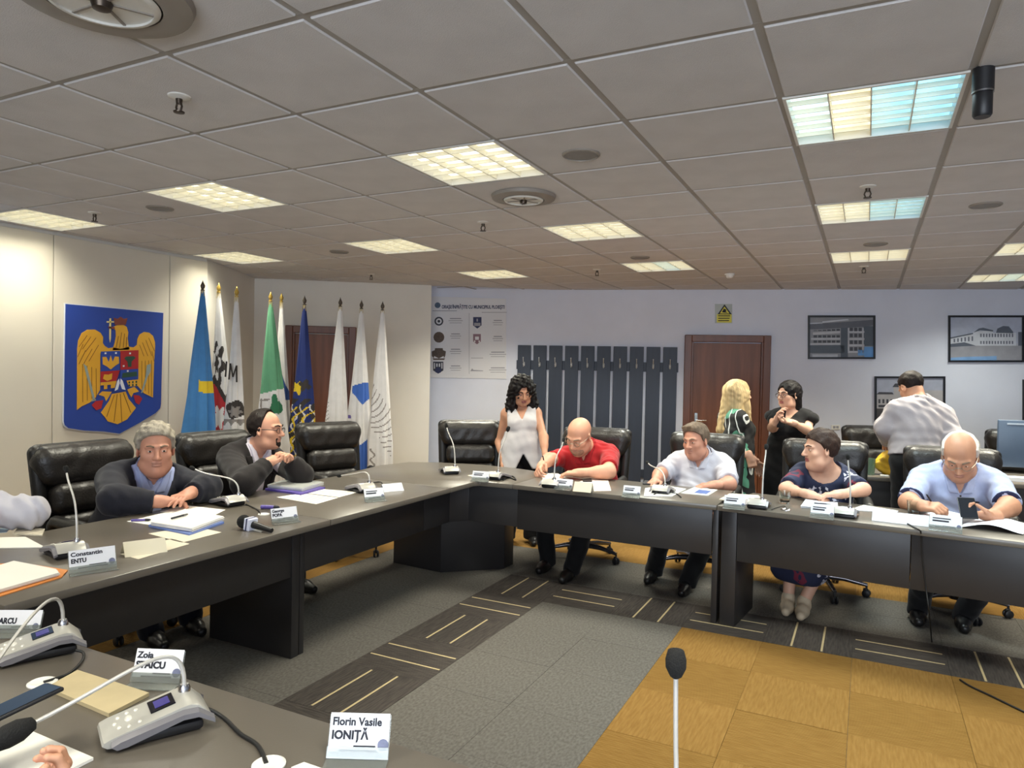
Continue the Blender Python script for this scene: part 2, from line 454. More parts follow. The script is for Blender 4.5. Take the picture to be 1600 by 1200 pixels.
for i in range(-11, 9):
    for j in range(-5, 13):
        if (i, j) in lampset: continue
        x, y = OX+G*i, OY+G*j
        q = [V((x, y)), V((x+G, y)), V((x+G, y+G)), V((x, y+G))]
        far = not seen((x+G/2, y+G/2, CE), 260)
        if far and (y > 5 or y < -3.2 or x > 4.3): continue
        n0 = len(q); full = True
        for p, n in ((p4.xy, n4.xy), (p3a.xy, n3.xy)) + (((V((-5.8, 0)), V((1, 0))),) if y+G/2 < 4.85 else ((V((-6.5, 6.1)), V((1.25, 0.7)).normalized()),)):
            if min((c-p).dot(n) for c in q) < 0.0: full = False; q = clip(q, p, n)
            if len(q) < 3: break
        if len(q) < 3: continue
        if full:
            o = link('ceiling_panel', pm, ceiling); o.location = (x+G/2, y+G/2, CE)
        else:
            c = sum(q, V((0, 0)))/len(q); q = [c+(p-c)*(1-0.02/max(0.05, (p-c).length)) for p in q]
            MB().prism(q, CE, CE+0.02).build('ceiling_panel', m_ceil, ceiling)
for i in range(-9, 9):
    x = OX+G*i; y1 = min(9.16+S4*x, 7.28+0.706*(x+4.8)) if x < -4.8 else 9.16+S4*x
    y0 = -3.1 if x > -5.7 else 4.9
    MB().box((x, (y0+y1)/2, CE+0.009), (0.026, y1-y0, 0.006)).build('grid_runner', m_tbar, ceiling)
for j in range(-8, 13):
    y = OY+G*j; x0 = -5.78 if y < 4.8 else (-5.75-(y-4.8)*0.55 if y < 6.1 else (-6.45+(y-6.1)*1.42 if y < 7.2 else -4.9 if y < 7.7 else (y-9.16)/S4))
    if x0 > 4: continue
    MB().box(((x0+4.7)/2, y, CE+0.0085), (4.7-x0, 0.026, 0.006)).build('grid_runner', m_tbar, ceiling)

# luminaires: housing, louvre, four lit panels
m_fix = mat('luminaire_white', 'dcd9d2', 0.4, noise=0.02, scale=10)
m_louv = mat('louvre_blade', 'efe9d6', 0.35, noise=0.03, scale=20)
def lit(c, s=1.35):
    n = 'lit_panel_%02x%02x%02x' % tuple(int(x*255) for x in c)
    if n in MATS: return MATS[n]
    m = bpy.data.materials.new(n); m.use_nodes = True; nt = m.node_tree; b = nt.nodes['Principled BSDF']
    b.inputs['Base Color'].default_value = (0.8, 0.8, 0.8, 1); b.inputs['Emission Strength'].default_value = s
    tc = nt.nodes.new('ShaderNodeTexCoord'); w = nt.nodes.new('ShaderNodeTexWave'); w.bands_direction = 'X'   # the tube behind each opal strip
    w.wave_profile = 'SIN'; w.inputs['Scale'].default_value = 2.22; w.inputs['Phase Offset'].default_value = -math.pi/2
    nt.links.new(tc.outputs['Object'], w.inputs['Vector'])
    r = nt.nodes.new('ShaderNodeValToRGB'); r.color_ramp.elements[0].color = (c[0]*0.8, c[1]*0.8, c[2]*0.8, 1)
    r.color_ramp.elements[1].color = (min(1, c[0]*1.25+0.04), min(1, c[1]*1.12+0.04), min(1, c[2]*1.15+0.04), 1)
    nt.links.new(w.outputs[1], r.inputs[0]); nt.links.new(r.outputs[0], b.inputs['Emission Color'])
    MATS[n] = m; return m
hb = MB()
for sx, sy, dx, dy in ((0, 0.289, 0.59, 0.012), (0, -0.289, 0.59, 0.012), (0.289, 0, 0.012, 0.59), (-0.289, 0, 0.012, 0.59)):
    hb.box((sx, sy, 0.028), (dx, dy, 0.06))
hb.box((0, 0, 0.062), (0.59, 0.59, 0.006)); hm = hb.mesh('housing', m_fix)
lb = MB()
for k in (-1, 0, 1): lb.box((k*0.142, 0, 0.016), (0.005, 0.566, 0.026))
for k in (-2, -1, 0, 1, 2): lb.box((0, k*0.096, 0.012), (0.566, 0.004, 0.018))
lm = lb.mesh('louvre', m_louv)
stm = {}
place = {(-8, 1): 'leftmost square louvred ceiling light, cut by the picture edge over the cream wall', (-5, 1): 'square louvred ceiling light above the crest, with white louvre teeth',
         (-2, 1): 'largest warm white louvred ceiling light, in front of the round air vent', (1, 1): 'ceiling light with three sky blue strips and one yellow strip, beside the black hanging camera',
         (-8, 4): 'warm ceiling light close to the wall above the first flags', (-5, 4): 'louvred ceiling light in the row behind the crest light, above the goateed man',
         (-2, 4): 'warm white ceiling light just behind the round air vent', (1, 4): 'ceiling light half yellow and half sky blue behind the blue and yellow one',
         (-5, 7): 'small distant louvred ceiling light above the twin towns board', (-2, 7): 'small ceiling light with one pale blue strip above the coat rack',
         (1, 7): 'plain yellow ceiling light above the middle wall pictures', (3, 7): 'ceiling light at the right picture edge with yellow strips',
         (3, 10): 'farthest ceiling light at the right edge, yellow with one blue strip by the back wall'}
for i, j, cols in LAMPS:
    if (i, j) in place: lab = place[(i, j)]; grp = 'ceiling lights'
    else: lab = {(4, 1): 'ceiling light beyond the right picture edge, level with the black hanging camera', (4, 4): 'ceiling light beyond the right picture edge, level with the half blue light', (-5, -3): 'ceiling light behind the camera on the cream wall side', (-2, -4): 'ceiling light right behind the camera, farthest back', (1, -3): 'ceiling light behind the camera to the right', (4, -3): 'ceiling light behind the camera at the far right wall', (-8, -2): 'ceiling light behind the picture edge against the cream wall'}[(i, j)]; grp = 'ceiling lights out of the picture'
    lx, ly = OX+G*(i+0.5), OY+G*(j+0.5)
    t = empty('ceiling_light', (lx, ly, CE), 0, lab, 'ceiling light', grp)
    link('housing', hm, t); lo = link('louvre', lm, t)
    for k in range(4):
        key = cols[k]
        if key not in stm: stm[key] = MB().box((0, 0, 0.0), (0.138, 0.562, 0.004)).mesh('lit_panel', lit(key))
        s = link('lit_panel', stm[key], t); s.location = ((k-1.5)*0.142, 0, 0.05)
    av = [sum(c[q] for c in cols)/4 for q in range(3)]
    mx = max(av); wc = [0.62*av[q]/mx+0.38 for q in range(3)]
    wc[2] *= 1.0
    area_light('lamp_glow', (0, 0, -0.012), 0.54, LAMP_W*(0.6 if (i, j) == (-5, -3) else 0.5 if i == -8 else 0.7 if j == 10 else 1.7 if j == 7 else 1), wc, (0, 0, -1), 128, parent=t)

# fittings in the ceiling
def lathe_obj(name, prof, m, parent, seg=24, smooth=40, c=(0, 0, 0)):
    return MB().lathe(prof, seg, c=c).build(name, m, parent, smooth)
m_ring = mat('vent_ring', '8e867d', 0.45, noise=0.05, scale=8); m_dark = mat('vent_dark', '3a3733', 0.6, noise=0.1, scale=8)
m_brass = mat('sprinkler_metal', '4a4037', 0.35, 0.8, noise=0.1, scale=30)
def sprinkler(x, y, lab):
    t = empty('sprinkler', (x, y, CE), 0, lab, 'sprinkler', 'ceiling sprinklers')
    lathe_obj('escutcheon', [(0.0, -0.012), (0.018, -0.012), (0.04, -0.004), (0.042, 0.0), (0, 0)], m_fix, t)
    lathe_obj('nozzle', [(0, -0.03), (0.011, -0.03), (0.013, -0.012), (0, -0.012)], m_brass, t, 12)
    for s in (-1, 1): MB().tube([(s*0.010, 0, -0.025), (s*0.016, 0, -0.042), (s*0.009, 0, -0.06)], 0.004, 6).build('frame_arm', m_brass, t, 40)
    lathe_obj('deflector', [(0, -0.066), (0.02, -0.064), (0.021, -0.06), (0, -0.058)], m_brass, t, 14)
for px, py, lab in ((280, 150, 'nearest ceiling sprinkler, above left beside the big vent'), (148, 332, 'sprinkler beside the leftmost ceiling light'), (755, 347, 'sprinkler hanging just behind the round air vent'),
                    (580, 428, 'small distant sprinkler above the flags by the wall'), (933, 421, 'sprinkler beside the small light with a pale blue strip'), (1356, 291, 'sprinkler in front of the half yellow half blue light'), (1350, 416, 'sprinkler behind the plain yellow light near the back wall')):
    p = atz(px, py, CE); sprinkler(p.x, p.y, lab)
def vent(x, y, r, lab):
    t = empty('round_vent', (x, y, CE), 0, lab, 'air vent', 'round ceiling vents')
    lathe_obj('outer_ring', [(r, -0.002), (r*0.97, -0.02), (r*0.72, -0.03), (r*0.64, -0.026), (r*0.66, 0.002), (r, 0.002)], m_ring, t, 40)
    lathe_obj('inner_bowl', [(r*0.66, -0.004), (r*0.5, -0.022), (0, -0.024), (0, -0.02), (r*0.5, -0.016), (r*0.66, 0.0)], m_dark, t, 40)
    lathe_obj('inner_ring', [(r*0.62, -0.026), (r*0.58, -0.034), (r*0.54, -0.034), (r*0.55, -0.02), (r*0.62, -0.02)], m_fix, t, 40)
    MB().lathe([(0, -0.05), (r*0.1, -0.046), (r*0.12, -0.03), (r*0.1, -0.02), (0, -0.02)], 16).build('hub', m_brass, t, 40)
    for k in range(6):
        a = k*math.pi/3
        MB().box((math.cos(a)*r*0.33, math.sin(a)*r*0.33, -0.026), (r*0.46, 0.008, 0.008), Rz(a)).build('spoke', m_ring, t)
vent(-1.83, 3.74, 0.19, 'round grey ceiling air vent with a spoked bowl behind the largest light')
vent(-1.93, 1.25, 0.24, 'large round ceiling air vent cut by the top of the picture')
def speaker(px, py, r, lab):
    p = atz(px, py, CE); t = empty('ceiling_speaker', (p.x, p.y, CE), 0, lab, 'ceiling speaker', 'flat round ceiling speakers')
    lathe_obj('rim', [(r, 0.001), (r, -0.006), (r*0.9, -0.01), (r*0.88, -0.004), (r*0.88, 0.001)], m_ring, t, 32)
    lathe_obj('grille', [(r*0.88, -0.006), (0, -0.008), (0, -0.003), (r*0.88, -0.002)], mat('speaker_grille', '8b8987', 0.6, noise=0.05, scale=40), t, 32)
speaker(908, 241, 0.09, 'flat round ceiling speaker beside the largest light')
speaker(1540, 320, 0.085, 'flat round ceiling speaker right of the half blue light')
speaker(250, 325, 0.085, 'pale flat round speaker next to the louvred light above the crest')
speaker(530, 393, 0.085, 'faint flat round speaker near the light above the goateed man')
speaker(1000, 402, 0.085, 'flat round speaker before the small pale blue striped light')
speaker(1368, 381, 0.085, 'flat round speaker before the plain yellow light')
p = atz(1140, 428, CE)
t = empty('smoke_detector', (p.x, p.y, CE), 0, 'small white domed smoke detector above the coat rack end', 'smoke detector')
lathe_obj('base', [(0, 0.001), (0.05, 0.001), (0.05, -0.014), (0, -0.014)], m_white, t)
lathe_obj('dome', [(0, -0.045), (0.022, -0.043), (0.036, -0.03), (0.04, -0.014), (0, -0.014)], m_white, t)
p = atz(1537, 108, CE)
t = empty('ceiling_camera', (p.x, p.y, CE), math.radians(15), 'black cylindrical camera hanging from the ceiling beside the blue and yellow light', 'camera')
lathe_obj('mount', [(0, 0.002), (0.032, 0.002), (0.032, -0.075), (0, -0.075)], m_black, t)
lathe_obj('barrel', [(0, -0.076), (0.027, -0.076), (0.029, -0.085), (0.029, -0.15), (0.024, -0.158), (0, -0.158)], m_black, t)
MB().lathe([(0.0322, -0.074), (0.0322, -0.079), (0.027, -0.079), (0.027, -0.074)], 24).build('collar', m_steel, t, 40)

# doors
def door(name, a, b, z1, n, leafgap, label):
    """a, b: outer frame edges on the wall; n: into the room"""
    w = (b-a).length; d = (b-a).normalized()
    F = lambda v: a+d*v.x+n*v.y+V((0, 0, v.z))
    R = M((d, n, V((0, 0, 1)))).transposed()
    t = empty(name, (0, 0, 0)); t['kind'] = 'structure'; t['label'] = label
    fw = 0.085
    for x in (fw/2, w-fw/2): MB().rbox(F(V((x, 0.03, z1/2))), (fw, 0.08, z1), 0.006, 1, R).build('jamb', m_woodf, t)
    MB().rbox(F(V((w/2, 0.03, z1-fw/2))), (w-2*fw, 0.08, fw), 0.006, 1, R).build('lintel', m_woodf, t)
    for x in (fw+0.01, w-fw-0.01): MB().box(F(V((x, 0.02, (z1-fw)/2))), (0.02, 0.055, z1-fw), R).build('stop', m_woodf, t)
    MB().rbox(F(V((w/2, 0.005, (z1-fw)/2))), (w-2*fw-0.044, 0.03, z1-fw-0.02), 0.003, 1, R).build('door_leaf', m_wood, t)
    h = MB(); h.tube([F(V((fw+0.07, 0.02, 1.0))), F(V((fw+0.07, 0.06, 1.0))), F(V((fw+0.19, 0.065, 1.0)))], 0.009, 8)
    h.rbox(F(V((fw+0.07, 0.024, 0.99))), (0.04, 0.012, 0.2), 0.004, 1, R); h.build('door_handle', m_chrome, t, 40)
    return t
def flat(v): return V((v.x, v.y, 0))
door('door_1', flat(on3(447, 520)), flat(on3(557, 520)), on3(500, 510).z, n3, 0, 'brown wooden door behind the flags')
door('door_2', flat(on4(1069, 560)), flat(on4(1203, 560)), on4(1135, 524).z, n4, 0, 'brown wooden door beside the coat rack')

# ------------------------------------------------------------------ desks
m_desk = mat('desk_laminate', '625c54', 0.28, noise=0.06, scale=4, spec=0.5, bump=0.02, bscale=300)
m_deskp = mat('desk_panel', '2c2a2b', 0.42, noise=0.06, scale=4, bump=0.02, bscale=300)
m_edge = mat('desk_edge', '36332f', 0.4, noise=0.05, scale=6)
def desk(name, label, top, panels, legs, group='council desks'):
    t = empty(name, (top[0][0], top[0][1], 0), 0, label, 'desk', group)
    L = V((-top[0][0], -top[0][1], 0))
    def put(nm, poly, z0, z1, m, bev=0.004):
        mb = MB(); mb.prism([V((p[0], p[1]))+L.xy for p in poly], z0, z1)
        me = mb.mesh(nm, m)
        bm = bmesh.new(); bm.from_mesh(me); bmesh.ops.bevel(bm, geom=list(bm.edges), offset=bev, segments=2, profile=0.5, affect='EDGES'); bm.to_mesh(me); bm.free()
        me.shade_smooth(); me.set_sharp_from_angle(angle=math.radians(35))
        return link(nm, me, t)
    put('desk_top', top, T-0.032, T, m_desk)
    for poly, z0, z1 in panels: put('modesty_panel', poly, z0, z1, m_deskp, 0.002)
    for poly, z1 in legs: put('panel_leg', poly, 0.0, z1, m_deskp, 0.003)
    return t
def strip(a, b, w):
    a, b = V(a), V(b); d = (b-a).normalized(); n = V((-d.y, d.x)); return [a, b, b+n*w, a+n*w]
XI, XO = -2.478, -3.42; SX = -2.69
E_ = 0.002
desk('desk', 'long dark grey desk run along the cream wall, nearest part with the grey haired man',
     [(XI, 1.3), (XI, 2.86-E_), (XO, 2.86-E_), (XO, 1.3)], [([(SX, 1.36), (SX, 2.80), (SX-0.022, 2.80), (SX-0.022, 1.36)], 0.435, T-0.033)],
     [([(SX+0.006, 2.802), (SX+0.006, 2.856), (-3.3, 2.856), (-3.3, 2.802)], T-0.033), ([(SX, 1.31), (SX, 1.358), (-3.3, 1.358), (-3.3, 1.31)], T-0.033)])
desk('desk', 'dark grey desk in front of the goateed man, between the first run and the corner',
     [(XI, 2.86+E_), (XI, 4.05), (XO-0.03, 4.05), (XO, 2.86+E_)], [([(SX, 2.90), (SX, 4.05), (SX-0.022, 4.05), (SX-0.022, 2.90)], 0.44, T-0.033)],
     [([(SX+0.004, 2.862), (SX+0.004, 2.898), (-3.3, 2.898), (-3.3, 2.862)], T-0.033)])
desk('corner_desk', 'rounded dark grey corner desk with a boxed base joining the two desk runs',
     [(XI, 4.05+2*E_), (XI, 4.36), (-2.45, 4.40), (-2.2, 4.413), (-2.2, 5.07), (-2.5, 5.16), (-2.88, 5.2), (-3.25, 5.11), (-3.46, 4.98), (-3.545, 4.7), (-3.5, 4.35), (XO-0.03, 4.05+2*E_)],
     [([(SX, 4.055), (SX, 4.38), (-2.6, 4.5), (-2.2, 4.5), (-2.2, 4.522), (-2.61, 4.522), (SX-0.022, 4.39), (SX-0.022, 4.055)], 0.44, T-0.033)],
     [([(-3.34, 4.60), (-2.87, 4.56), (-2.50, 4.90), (-2.50, 5.06), (-3.2, 5.03)], T-0.033)])
desk('desk', 'dark grey desk in front of the men in the red and white shirts',
     [(-2.2+E_, 4.413), (-0.8-E_, 4.413), (-0.8-E_, 5.03), (-2.2+E_, 5.07)], [([(-2.2, 4.5), (-0.842, 4.5), (-0.842, 4.522), (-2.2, 4.522)], 0.425, T-0.033)],
     [([(-0.838, 4.5), (-0.803, 4.5), (-0.803, 4.94), (-0.838, 4.94)], T-0.033)])
an = math.radians(-6.2); ca, sa = math.cos(an), math.sin(an)
def r2(x, y): return (-0.8+x*ca-y*sa, 4.413+x*sa+y*ca)
desk('desk', 'right dark grey desk in front of the woman in navy and the balding man',
     [r2(0.0+E_, 0), r2(2.4, 0), r2(2.4, 0.64), r2(0.06, 0.62)],
     [([r2(0.102, 0.088), r2(1.03, 0.088), r2(1.03, 0.11), r2(0.102, 0.11)], 0.41, T-0.033), ([r2(1.034, 0.088), r2(2.36, 0.088), r2(2.36, 0.11), r2(1.034, 0.11)], 0.41, T-0.033)],
     [([r2(0.008, 0.084), r2(0.10, 0.084), r2(0.10, 0.108), r2(0.008, 0.108)], T-0.033), ([r2(0.07, 0.109), r2(0.10, 0.109), r2(0.10, 0.53), r2(0.07, 0.53)], T-0.033), ([r2(2.37, 0.09), r2(2.4, 0.09), r2(2.4, 0.53), r2(2.37, 0.53)], T-0.033)])
desk('desk', 'nearest dark grey desk across the lower left corner, with the two large microphone units',
     [(-3.5, 1.222), (0.7, 1.222), (0.7, 0.36), (-3.5, 0.36)], [([(-2.4, 1.02), (0.66, 1.02), (0.66, 1.0), (-2.4, 1.0)], 0.4, T-0.033)],
     [([(0.66, 1.06), (0.69, 1.06), (0.69, 0.42), (0.66, 0.42)], T-0.033), ([(-3.44, 1.06), (-3.41, 1.06), (-3.41, 0.42), (-3.44, 0.42)], T-0.033)])
# work table at the back right
desk('work_table', 'dark work table standing behind the seated people on the right',
     [(-0.45, 6.27), (2.4, 6.95), (2.23, 7.65), (-0.62, 6.97)], [([(-0.4, 6.36), (2.33, 7.01), (2.325, 7.03), (-0.405, 6.38)], 0.2, T-0.033)],
     [([(-0.42, 6.40), (-0.39, 6.407), (-0.52, 6.93), (-0.55, 6.923)], T-0.033), ([(2.31, 7.05), (2.34, 7.057), (2.2, 7.6), (2.17, 7.593)], T-0.033)], 'work tables')

# ------------------------------------------------------------------ executive chairs
m_leather = mat('black_leather', '221f1d', 0.38, noise=0.12, scale=30, bump=0.25, bscale=90, spec=0.55)
m_leather2 = mat('black_leather_shell', '1b1a1a', 0.45, noise=0.1, scale=30, bump=0.2, bscale=90)
def chair_meshes():
    md = {}
    tilt = Rx(math.radians(9))
    P = lambda x, y, z: V((x, -0.22, 0.48))+tilt @ V((0, y, z))
    wr = lambda X, Y, Z: 0.0022*np.sin(38*Z+9*np.sin(7*X)+3*Y)*np.cos(13*X+2)
    s = SDF(); s.rbox(P(0, -0.085, 0.28), (0.53, 0.07, 0.66), 0.034, tilt)
    s.cone(P(-0.255, -0.06, 0.0), P(-0.265, -0.055, 0.56), 0.035, 0.04, 0.03); s.cone(P(0.255, -0.06, 0.0), P(0.265, -0.055, 0.56), 0.035, 0.04, 0.03)
    md['backrest'] = mesh_from('backrest', [s.net(0.013)], m_leather2)
    s = SDF(); s.noise = wr
    s.cone(P(-0.22, -0.03, 0.51), P(0.22, -0.03, 0.51), 0.085, 0.085, 0.03); s.cone(P(-0.21, -0.02, 0.42), P(0.21, -0.02, 0.42), 0.06, 0.06, 0.05)
    for x in (-0.095, 0.095): s.cone(P(x, 0.075, 0.36), P(x, 0.06, 0.62), 0.004, 0.004, 0.012, True); s.cone(P(x, 0.06, 0.6), P(x, -0.1, 0.61), 0.004, 0.004, 0.012, True)
    md['headrest_roll'] = mesh_from('headrest_roll', [s.net(0.011)], m_leather)
    for nm, z, hh in (('lumbar_cushion', 0.10, 0.19), ('shoulder_cushion', 0.28, 0.18)):
        s = SDF(); s.noise = wr; s.rbox(P(0, -0.01, z), (0.46, 0.13, hh), 0.06, tilt, 0.02)
        for x in (-0.095, 0.095): s.cone(P(x, 0.06, z-0.1), P(x, 0.06, z+0.1), 0.004, 0.004, 0.012, True)
        md[nm] = mesh_from(nm, [s.net(0.012)], m_leather)
    s = SDF(); s.noise = wr; s.rbox((0, 0.03, 0.435), (0.51, 0.5, 0.13), 0.055, None, 0.02); s.cone((-0.2, 0.27, 0.43), (0.2, 0.27, 0.43), 0.055, 0.055, 0.04)
    md['seat'] = mesh_from('seat', [s.net(0.014)], m_leather)
    for sx in (-1, 1):
        s = SDF(); x = sx*0.29
        s.cone((x, -0.12, 0.665), (x, 0.13, 0.655), 0.032, 0.036, 0.02)
        s.cone((x, 0.15, 0.64), (x*0.98, 0.19, 0.53), 0.026, 0.022, 0.03); s.cone((x*0.98, 0.19, 0.53), (x*0.92, 0.1, 0.40), 0.022, 0.022, 0.02)
        s.cone((x, -0.16, 0.64), (x*0.95, -0.18, 0.46), 0.024, 0.022, 0.03)
        md['armrest%d' % sx] = mesh_from('armrest', [s.net(0.012)], m_leather2)
    b = MB(); b.lathe([(0, 0.37), (0.03, 0.37), (0.03, 0.2), (0.038, 0.2), (0.038, 0.08), (0, 0.08)], 16); b.box((0, 0, 0.372), (0.2, 0.25, 0.03))
    md['gas_column'] = b.mesh('gas_column', m_black, 40)
    b = MB(); b.tube([(0.03, 0, 0.115), (0.15, 0, 0.112), (0.30, 0, 0.085)], [0.024, 0.02, 0.014], 8)
    md['base_arm'] = b.mesh('base_arm', mat('chair_base_metal', '77757a', 0.25, 0.9, noise=0.08, scale=10), 50)
    b = MB(); Rw = Ry(math.pi/2)
    for x in (-0.014, 0.014): b.lathe([(0, -0.008), (0.022, -0.008), (0.027, -0.004), (0.027, 0.004), (0.022, 0.008), (0, 0.008)], 14, Rx(math.pi/2), (0, x, 0.027))
    b.tube([(0, 0, 0.03), (0, 0, 0.085)], 0.008, 8); b.rbox((-0.004, 0, 0.05), (0.034, 0.02, 0.025), 0.006, 1)
    md['caster'] = b.mesh('caster', m_black, 40)
    return md
CH = chair_meshes()
def chair(x, y, face, lab, drop=0.0):
    """face: heading of the seat front (radians, 0 = +Y)"""
    t = empty('office_chair', (x, y, 0), face, lab, 'chair', 'black leather office chairs')
    random.seed(int(abs(x*100)+abs(y*10)))
    for k in ('backrest', 'headrest_roll', 'shoulder_cushion', 'lumbar_cushion', 'seat', 'armrest-1', 'armrest1'):
        o = link(k.rstrip('-1').rstrip('1') if k.startswith('arm') else k, CH[k], t); o.location = (0, 0, -drop)
    o = link('gas_column', CH['gas_column'], t); o.location = (0, 0, -drop*0)
    o.scale = (1, 1, 1-drop/0.37)
    a0 = random.uniform(0, 1.2)
    for k in range(5):
        a = a0+k*2*math.pi/5
        o = link('base_arm', CH['base_arm'], t); o.rotation_euler = (0, 0, a)
        c = link('caster', CH['caster'], t); c.location = (0.295*math.cos(a), 0.295*math.sin(a), 0); c.rotation_euler = (0, 0, a+random.uniform(-1, 1))
    return t
HP = math.pi/2
chair(-3.87, 2.64, -HP, 'first black leather chair by the cream wall, left of the grey haired man')
chair(-3.86, 3.58, -HP-0.03, 'black leather chair between the grey haired man and the goateed man')
chair(-3.86, 4.66, -HP-0.35, 'empty black leather chair beside the goateed man, turned to the corner')
chair(-3.19, 5.60, -2.5, 'empty black leather chair behind the desk corner, beside the standing woman in the white waistcoat')
chair(-2.07, 5.52, math.pi+0.1, 'black leather chair of the bald man in red')
chair(-1.17, 5.60, math.pi, 'black leather chair behind the man in the white shirt')
chair(-0.26, 5.58, math.pi+0.05, 'black leather chair of the woman in the navy flowered top')
chair(0.57, 5.58, math.pi+0.05, 'black leather chair of the balding man in the pale blue polo')
chair(0.22, 7.75, math.pi+0.5, 'black leather chair by the back wall, left of the standing man')
chair(1.30, 8.1, math.pi-0.2, 'black leather chair by the back wall, beside the monitor')
# ------------------------------------------------------------------ people
def skin(name, c): return mat(name, c, 0.5, noise=0.07, scale=14, bump=0.05, bscale=200, spec=0.35)
m_lip = mat('lips', 'a2605a', 0.45, noise=0.05, scale=20); m_eye = mat('eye_white', 'd8d3cc', 0.25, noise=0.02, scale=20); m_iris = mat('iris_dark', '2a1d16', 0.2, noise=0.1, scale=50)
m_shoe = mat('black_shoe', '151415', 0.35, noise=0.1, scale=20)
def cloth(name, c, noise=0.06, scale=12, bump=0.12, rough=0.85): return mat(name, c, rough, noise=noise, scale=scale, bump=bump, bscale=40, spec=0.25, sheen=0.1)
def heading(a): a = math.radians(a); return V((-math.sin(a), math.cos(a), 0))
def wrinkle(amp, f=1.0, ph=0.0):
    def fn(X, Y, Z):
        return (amp*np.sin(f*(46*Z+17*X+9*np.sin(13*Y+ph)+ph))*np.cos(f*(21*X-14*Y+7*np.sin(9*Z)+ph))+0.5*amp*np.sin(f*(70*X+60*Y+33*Z+ph))).astype(np.float32)
    return fn
POSES = {'flat': (0.12, 0.22, 0.18, 0.35), 'rest': (0.4, 0.55, 0.35, 0.5), 'hang': (0.3, 0.5, 0.35, 0.4), 'grip': (0.75, 1.15, 0.8, 0.9), 'pen': (0.75, 0.95, 0.6, 0.95), 'fist': (1.15, 1.45, 1.0, 0.9), 'clasp': (0.55, 1.0, 0.6, 0.7)}
def hand_prims(s, wrist, d, n, side, pose, sc):
    d = d.normalized(); n = (n-d*n.dot(d)).normalized(); t = d.cross(n)*side
    R = M((t, d, n)).transposed(); c1, c2, c3, th = POSES[pose]
    P = lambda x, y, z: wrist+(t*x+d*y+n*z)*sc
    s.rbox(P(0.0, 0.052, 0.0), (0.078*sc, 0.088*sc, 0.027*sc), 0.012*sc, R, 0.012)
    s.cone(P(0.0, -0.03, 0), P(0, 0.03, 0), 0.026*sc, 0.027*sc, 0.02)
    for x, ln, e in ((0.030, 0.072, 0.0), (0.0105, 0.080, -0.03), (-0.0100, 0.074, 0.03), (-0.029, 0.058, 0.12)):
        p = P(x, 0.092-0.15*abs(x), 0.0); a = 0.0; sp = x*2.2
        for seg, cu, r1, r2 in ((0.46, c1, 0.0098, 0.0088), (0.31, c2, 0.0088, 0.0078), (0.23, c3, 0.0078, 0.0066)):
            a += cu+e
            q = p+((d*math.cos(a)+n*math.sin(a))+t*sp*math.cos(a)*0.4)*(ln*seg*sc)
            s.cone(p, q, r1*sc, r2*sc, 0.004); p = q
    p = P(0.030, 0.022, 0.004); dd = (d*0.62+t*0.72+n*0.25*th).normalized(); q = p+dd*0.044*sc
    s.cone(p, q, 0.014*sc, 0.0105*sc, 0.012)
    dd = (d*(0.95-0.3*th)+t*(0.25-0.55*th)+n*0.6*th).normalized(); q2 = q+dd*0.03*sc
    s.cone(q, q2, 0.0102*sc, 0.0088*sc, 0.004); s.cone(q2, q2+dd*0.016*sc, 0.0088*sc, 0.0075*sc, 0.004)

HG = {'short': ((-0.13, -0.075), (-0.05, -0.065), (-0.025, -0.02), (0.0, -0.005), (0.022, 0.012), (0.035, 0.05), (0.06, 0.076), (0.078, 0.088), (0.092, 0.3), (0.12, 0.4)),
      'balding': ((-0.13, -0.085), (-0.05, -0.075), (-0.03, -0.025), (-0.012, -0.01), (0.002, 0.0), (0.012, 0.055), (0.02, 0.09), (0.03, 0.4), (0.12, 0.4)),
      'fringe': ((-0.13, -0.075), (-0.05, -0.065), (-0.03, -0.02), (0.0, -0.005), (0.015, 0.01), (0.02, 0.4), (0.12, 0.4))}
def head_parts(hs, hair=None, jowl=0.0, nose=1.0, female=False):
    s = SDF()
    s.ell((0, -0.014, 0.036), (0.076, 0.097, 0.085), k=0.02)
    s.ell((0, 0.020, -0.035), (0.063+0.002*jowl, 0.072, 0.086), k=0.03)
    s.ell((0, 0.062, -0.094), (0.026, 0.024, 0.02), k=0.03)
    for q in (-1, 1):
        s.ell((q*0.042, 0.055, -0.022), (0.024, 0.022, 0.02), k=0.025)
        s.ell((q*(0.046+0.005*jowl), 0.022, -0.078), (0.022+0.005*jowl, 0.04, 0.028+0.006*jowl), k=0.03)
        s.cone((q*0.012, 0.088, 0.027), (q*0.046, 0.072, 0.026), 0.0085, 0.008, 0.014)
        s.ell((q*0.031, 0.094, 0.006), (0.018, 0.016, 0.011), k=0.012, sub=True)
        s.ell((q*0.031, 0.074, 0.004), (0.0145, 0.0135, 0.0135), k=0.004)
        s.ell((q*0.0125, 0.097, -0.030), (0.008, 0.011, 0.0075), k=0.008)
        R = Rz(q*-0.35); s.ell((q*0.079, -0.006, -0.004), (0.0075, 0.020, 0.034), R, 0.006)
        s.ell((q*0.086, -0.001, 0.0), (0.006, 0.010, 0.018), R, 0.005, True)
    s.cone((0, 0.084, 0.018), (0, 0.109*1.0+0.002*nose, -0.026), 0.0085, 0.0115, 0.012)
    s.ell((0, 0.086, -0.0535), (0.022, 0.010, 0.0055), k=0.006); s.ell((0, 0.085, -0.066), (0.019, 0.0105, 0.0065), k=0.006)
    s.cone((-0.022, 0.093, -0.0595), (0.022, 0.093, -0.0595), 0.0016, 0.0016, 0.004, True)
    if jowl > 0.3: s.ell((0, 0.03, -0.112), (0.045, 0.05, 0.03), k=0.03)
    return s
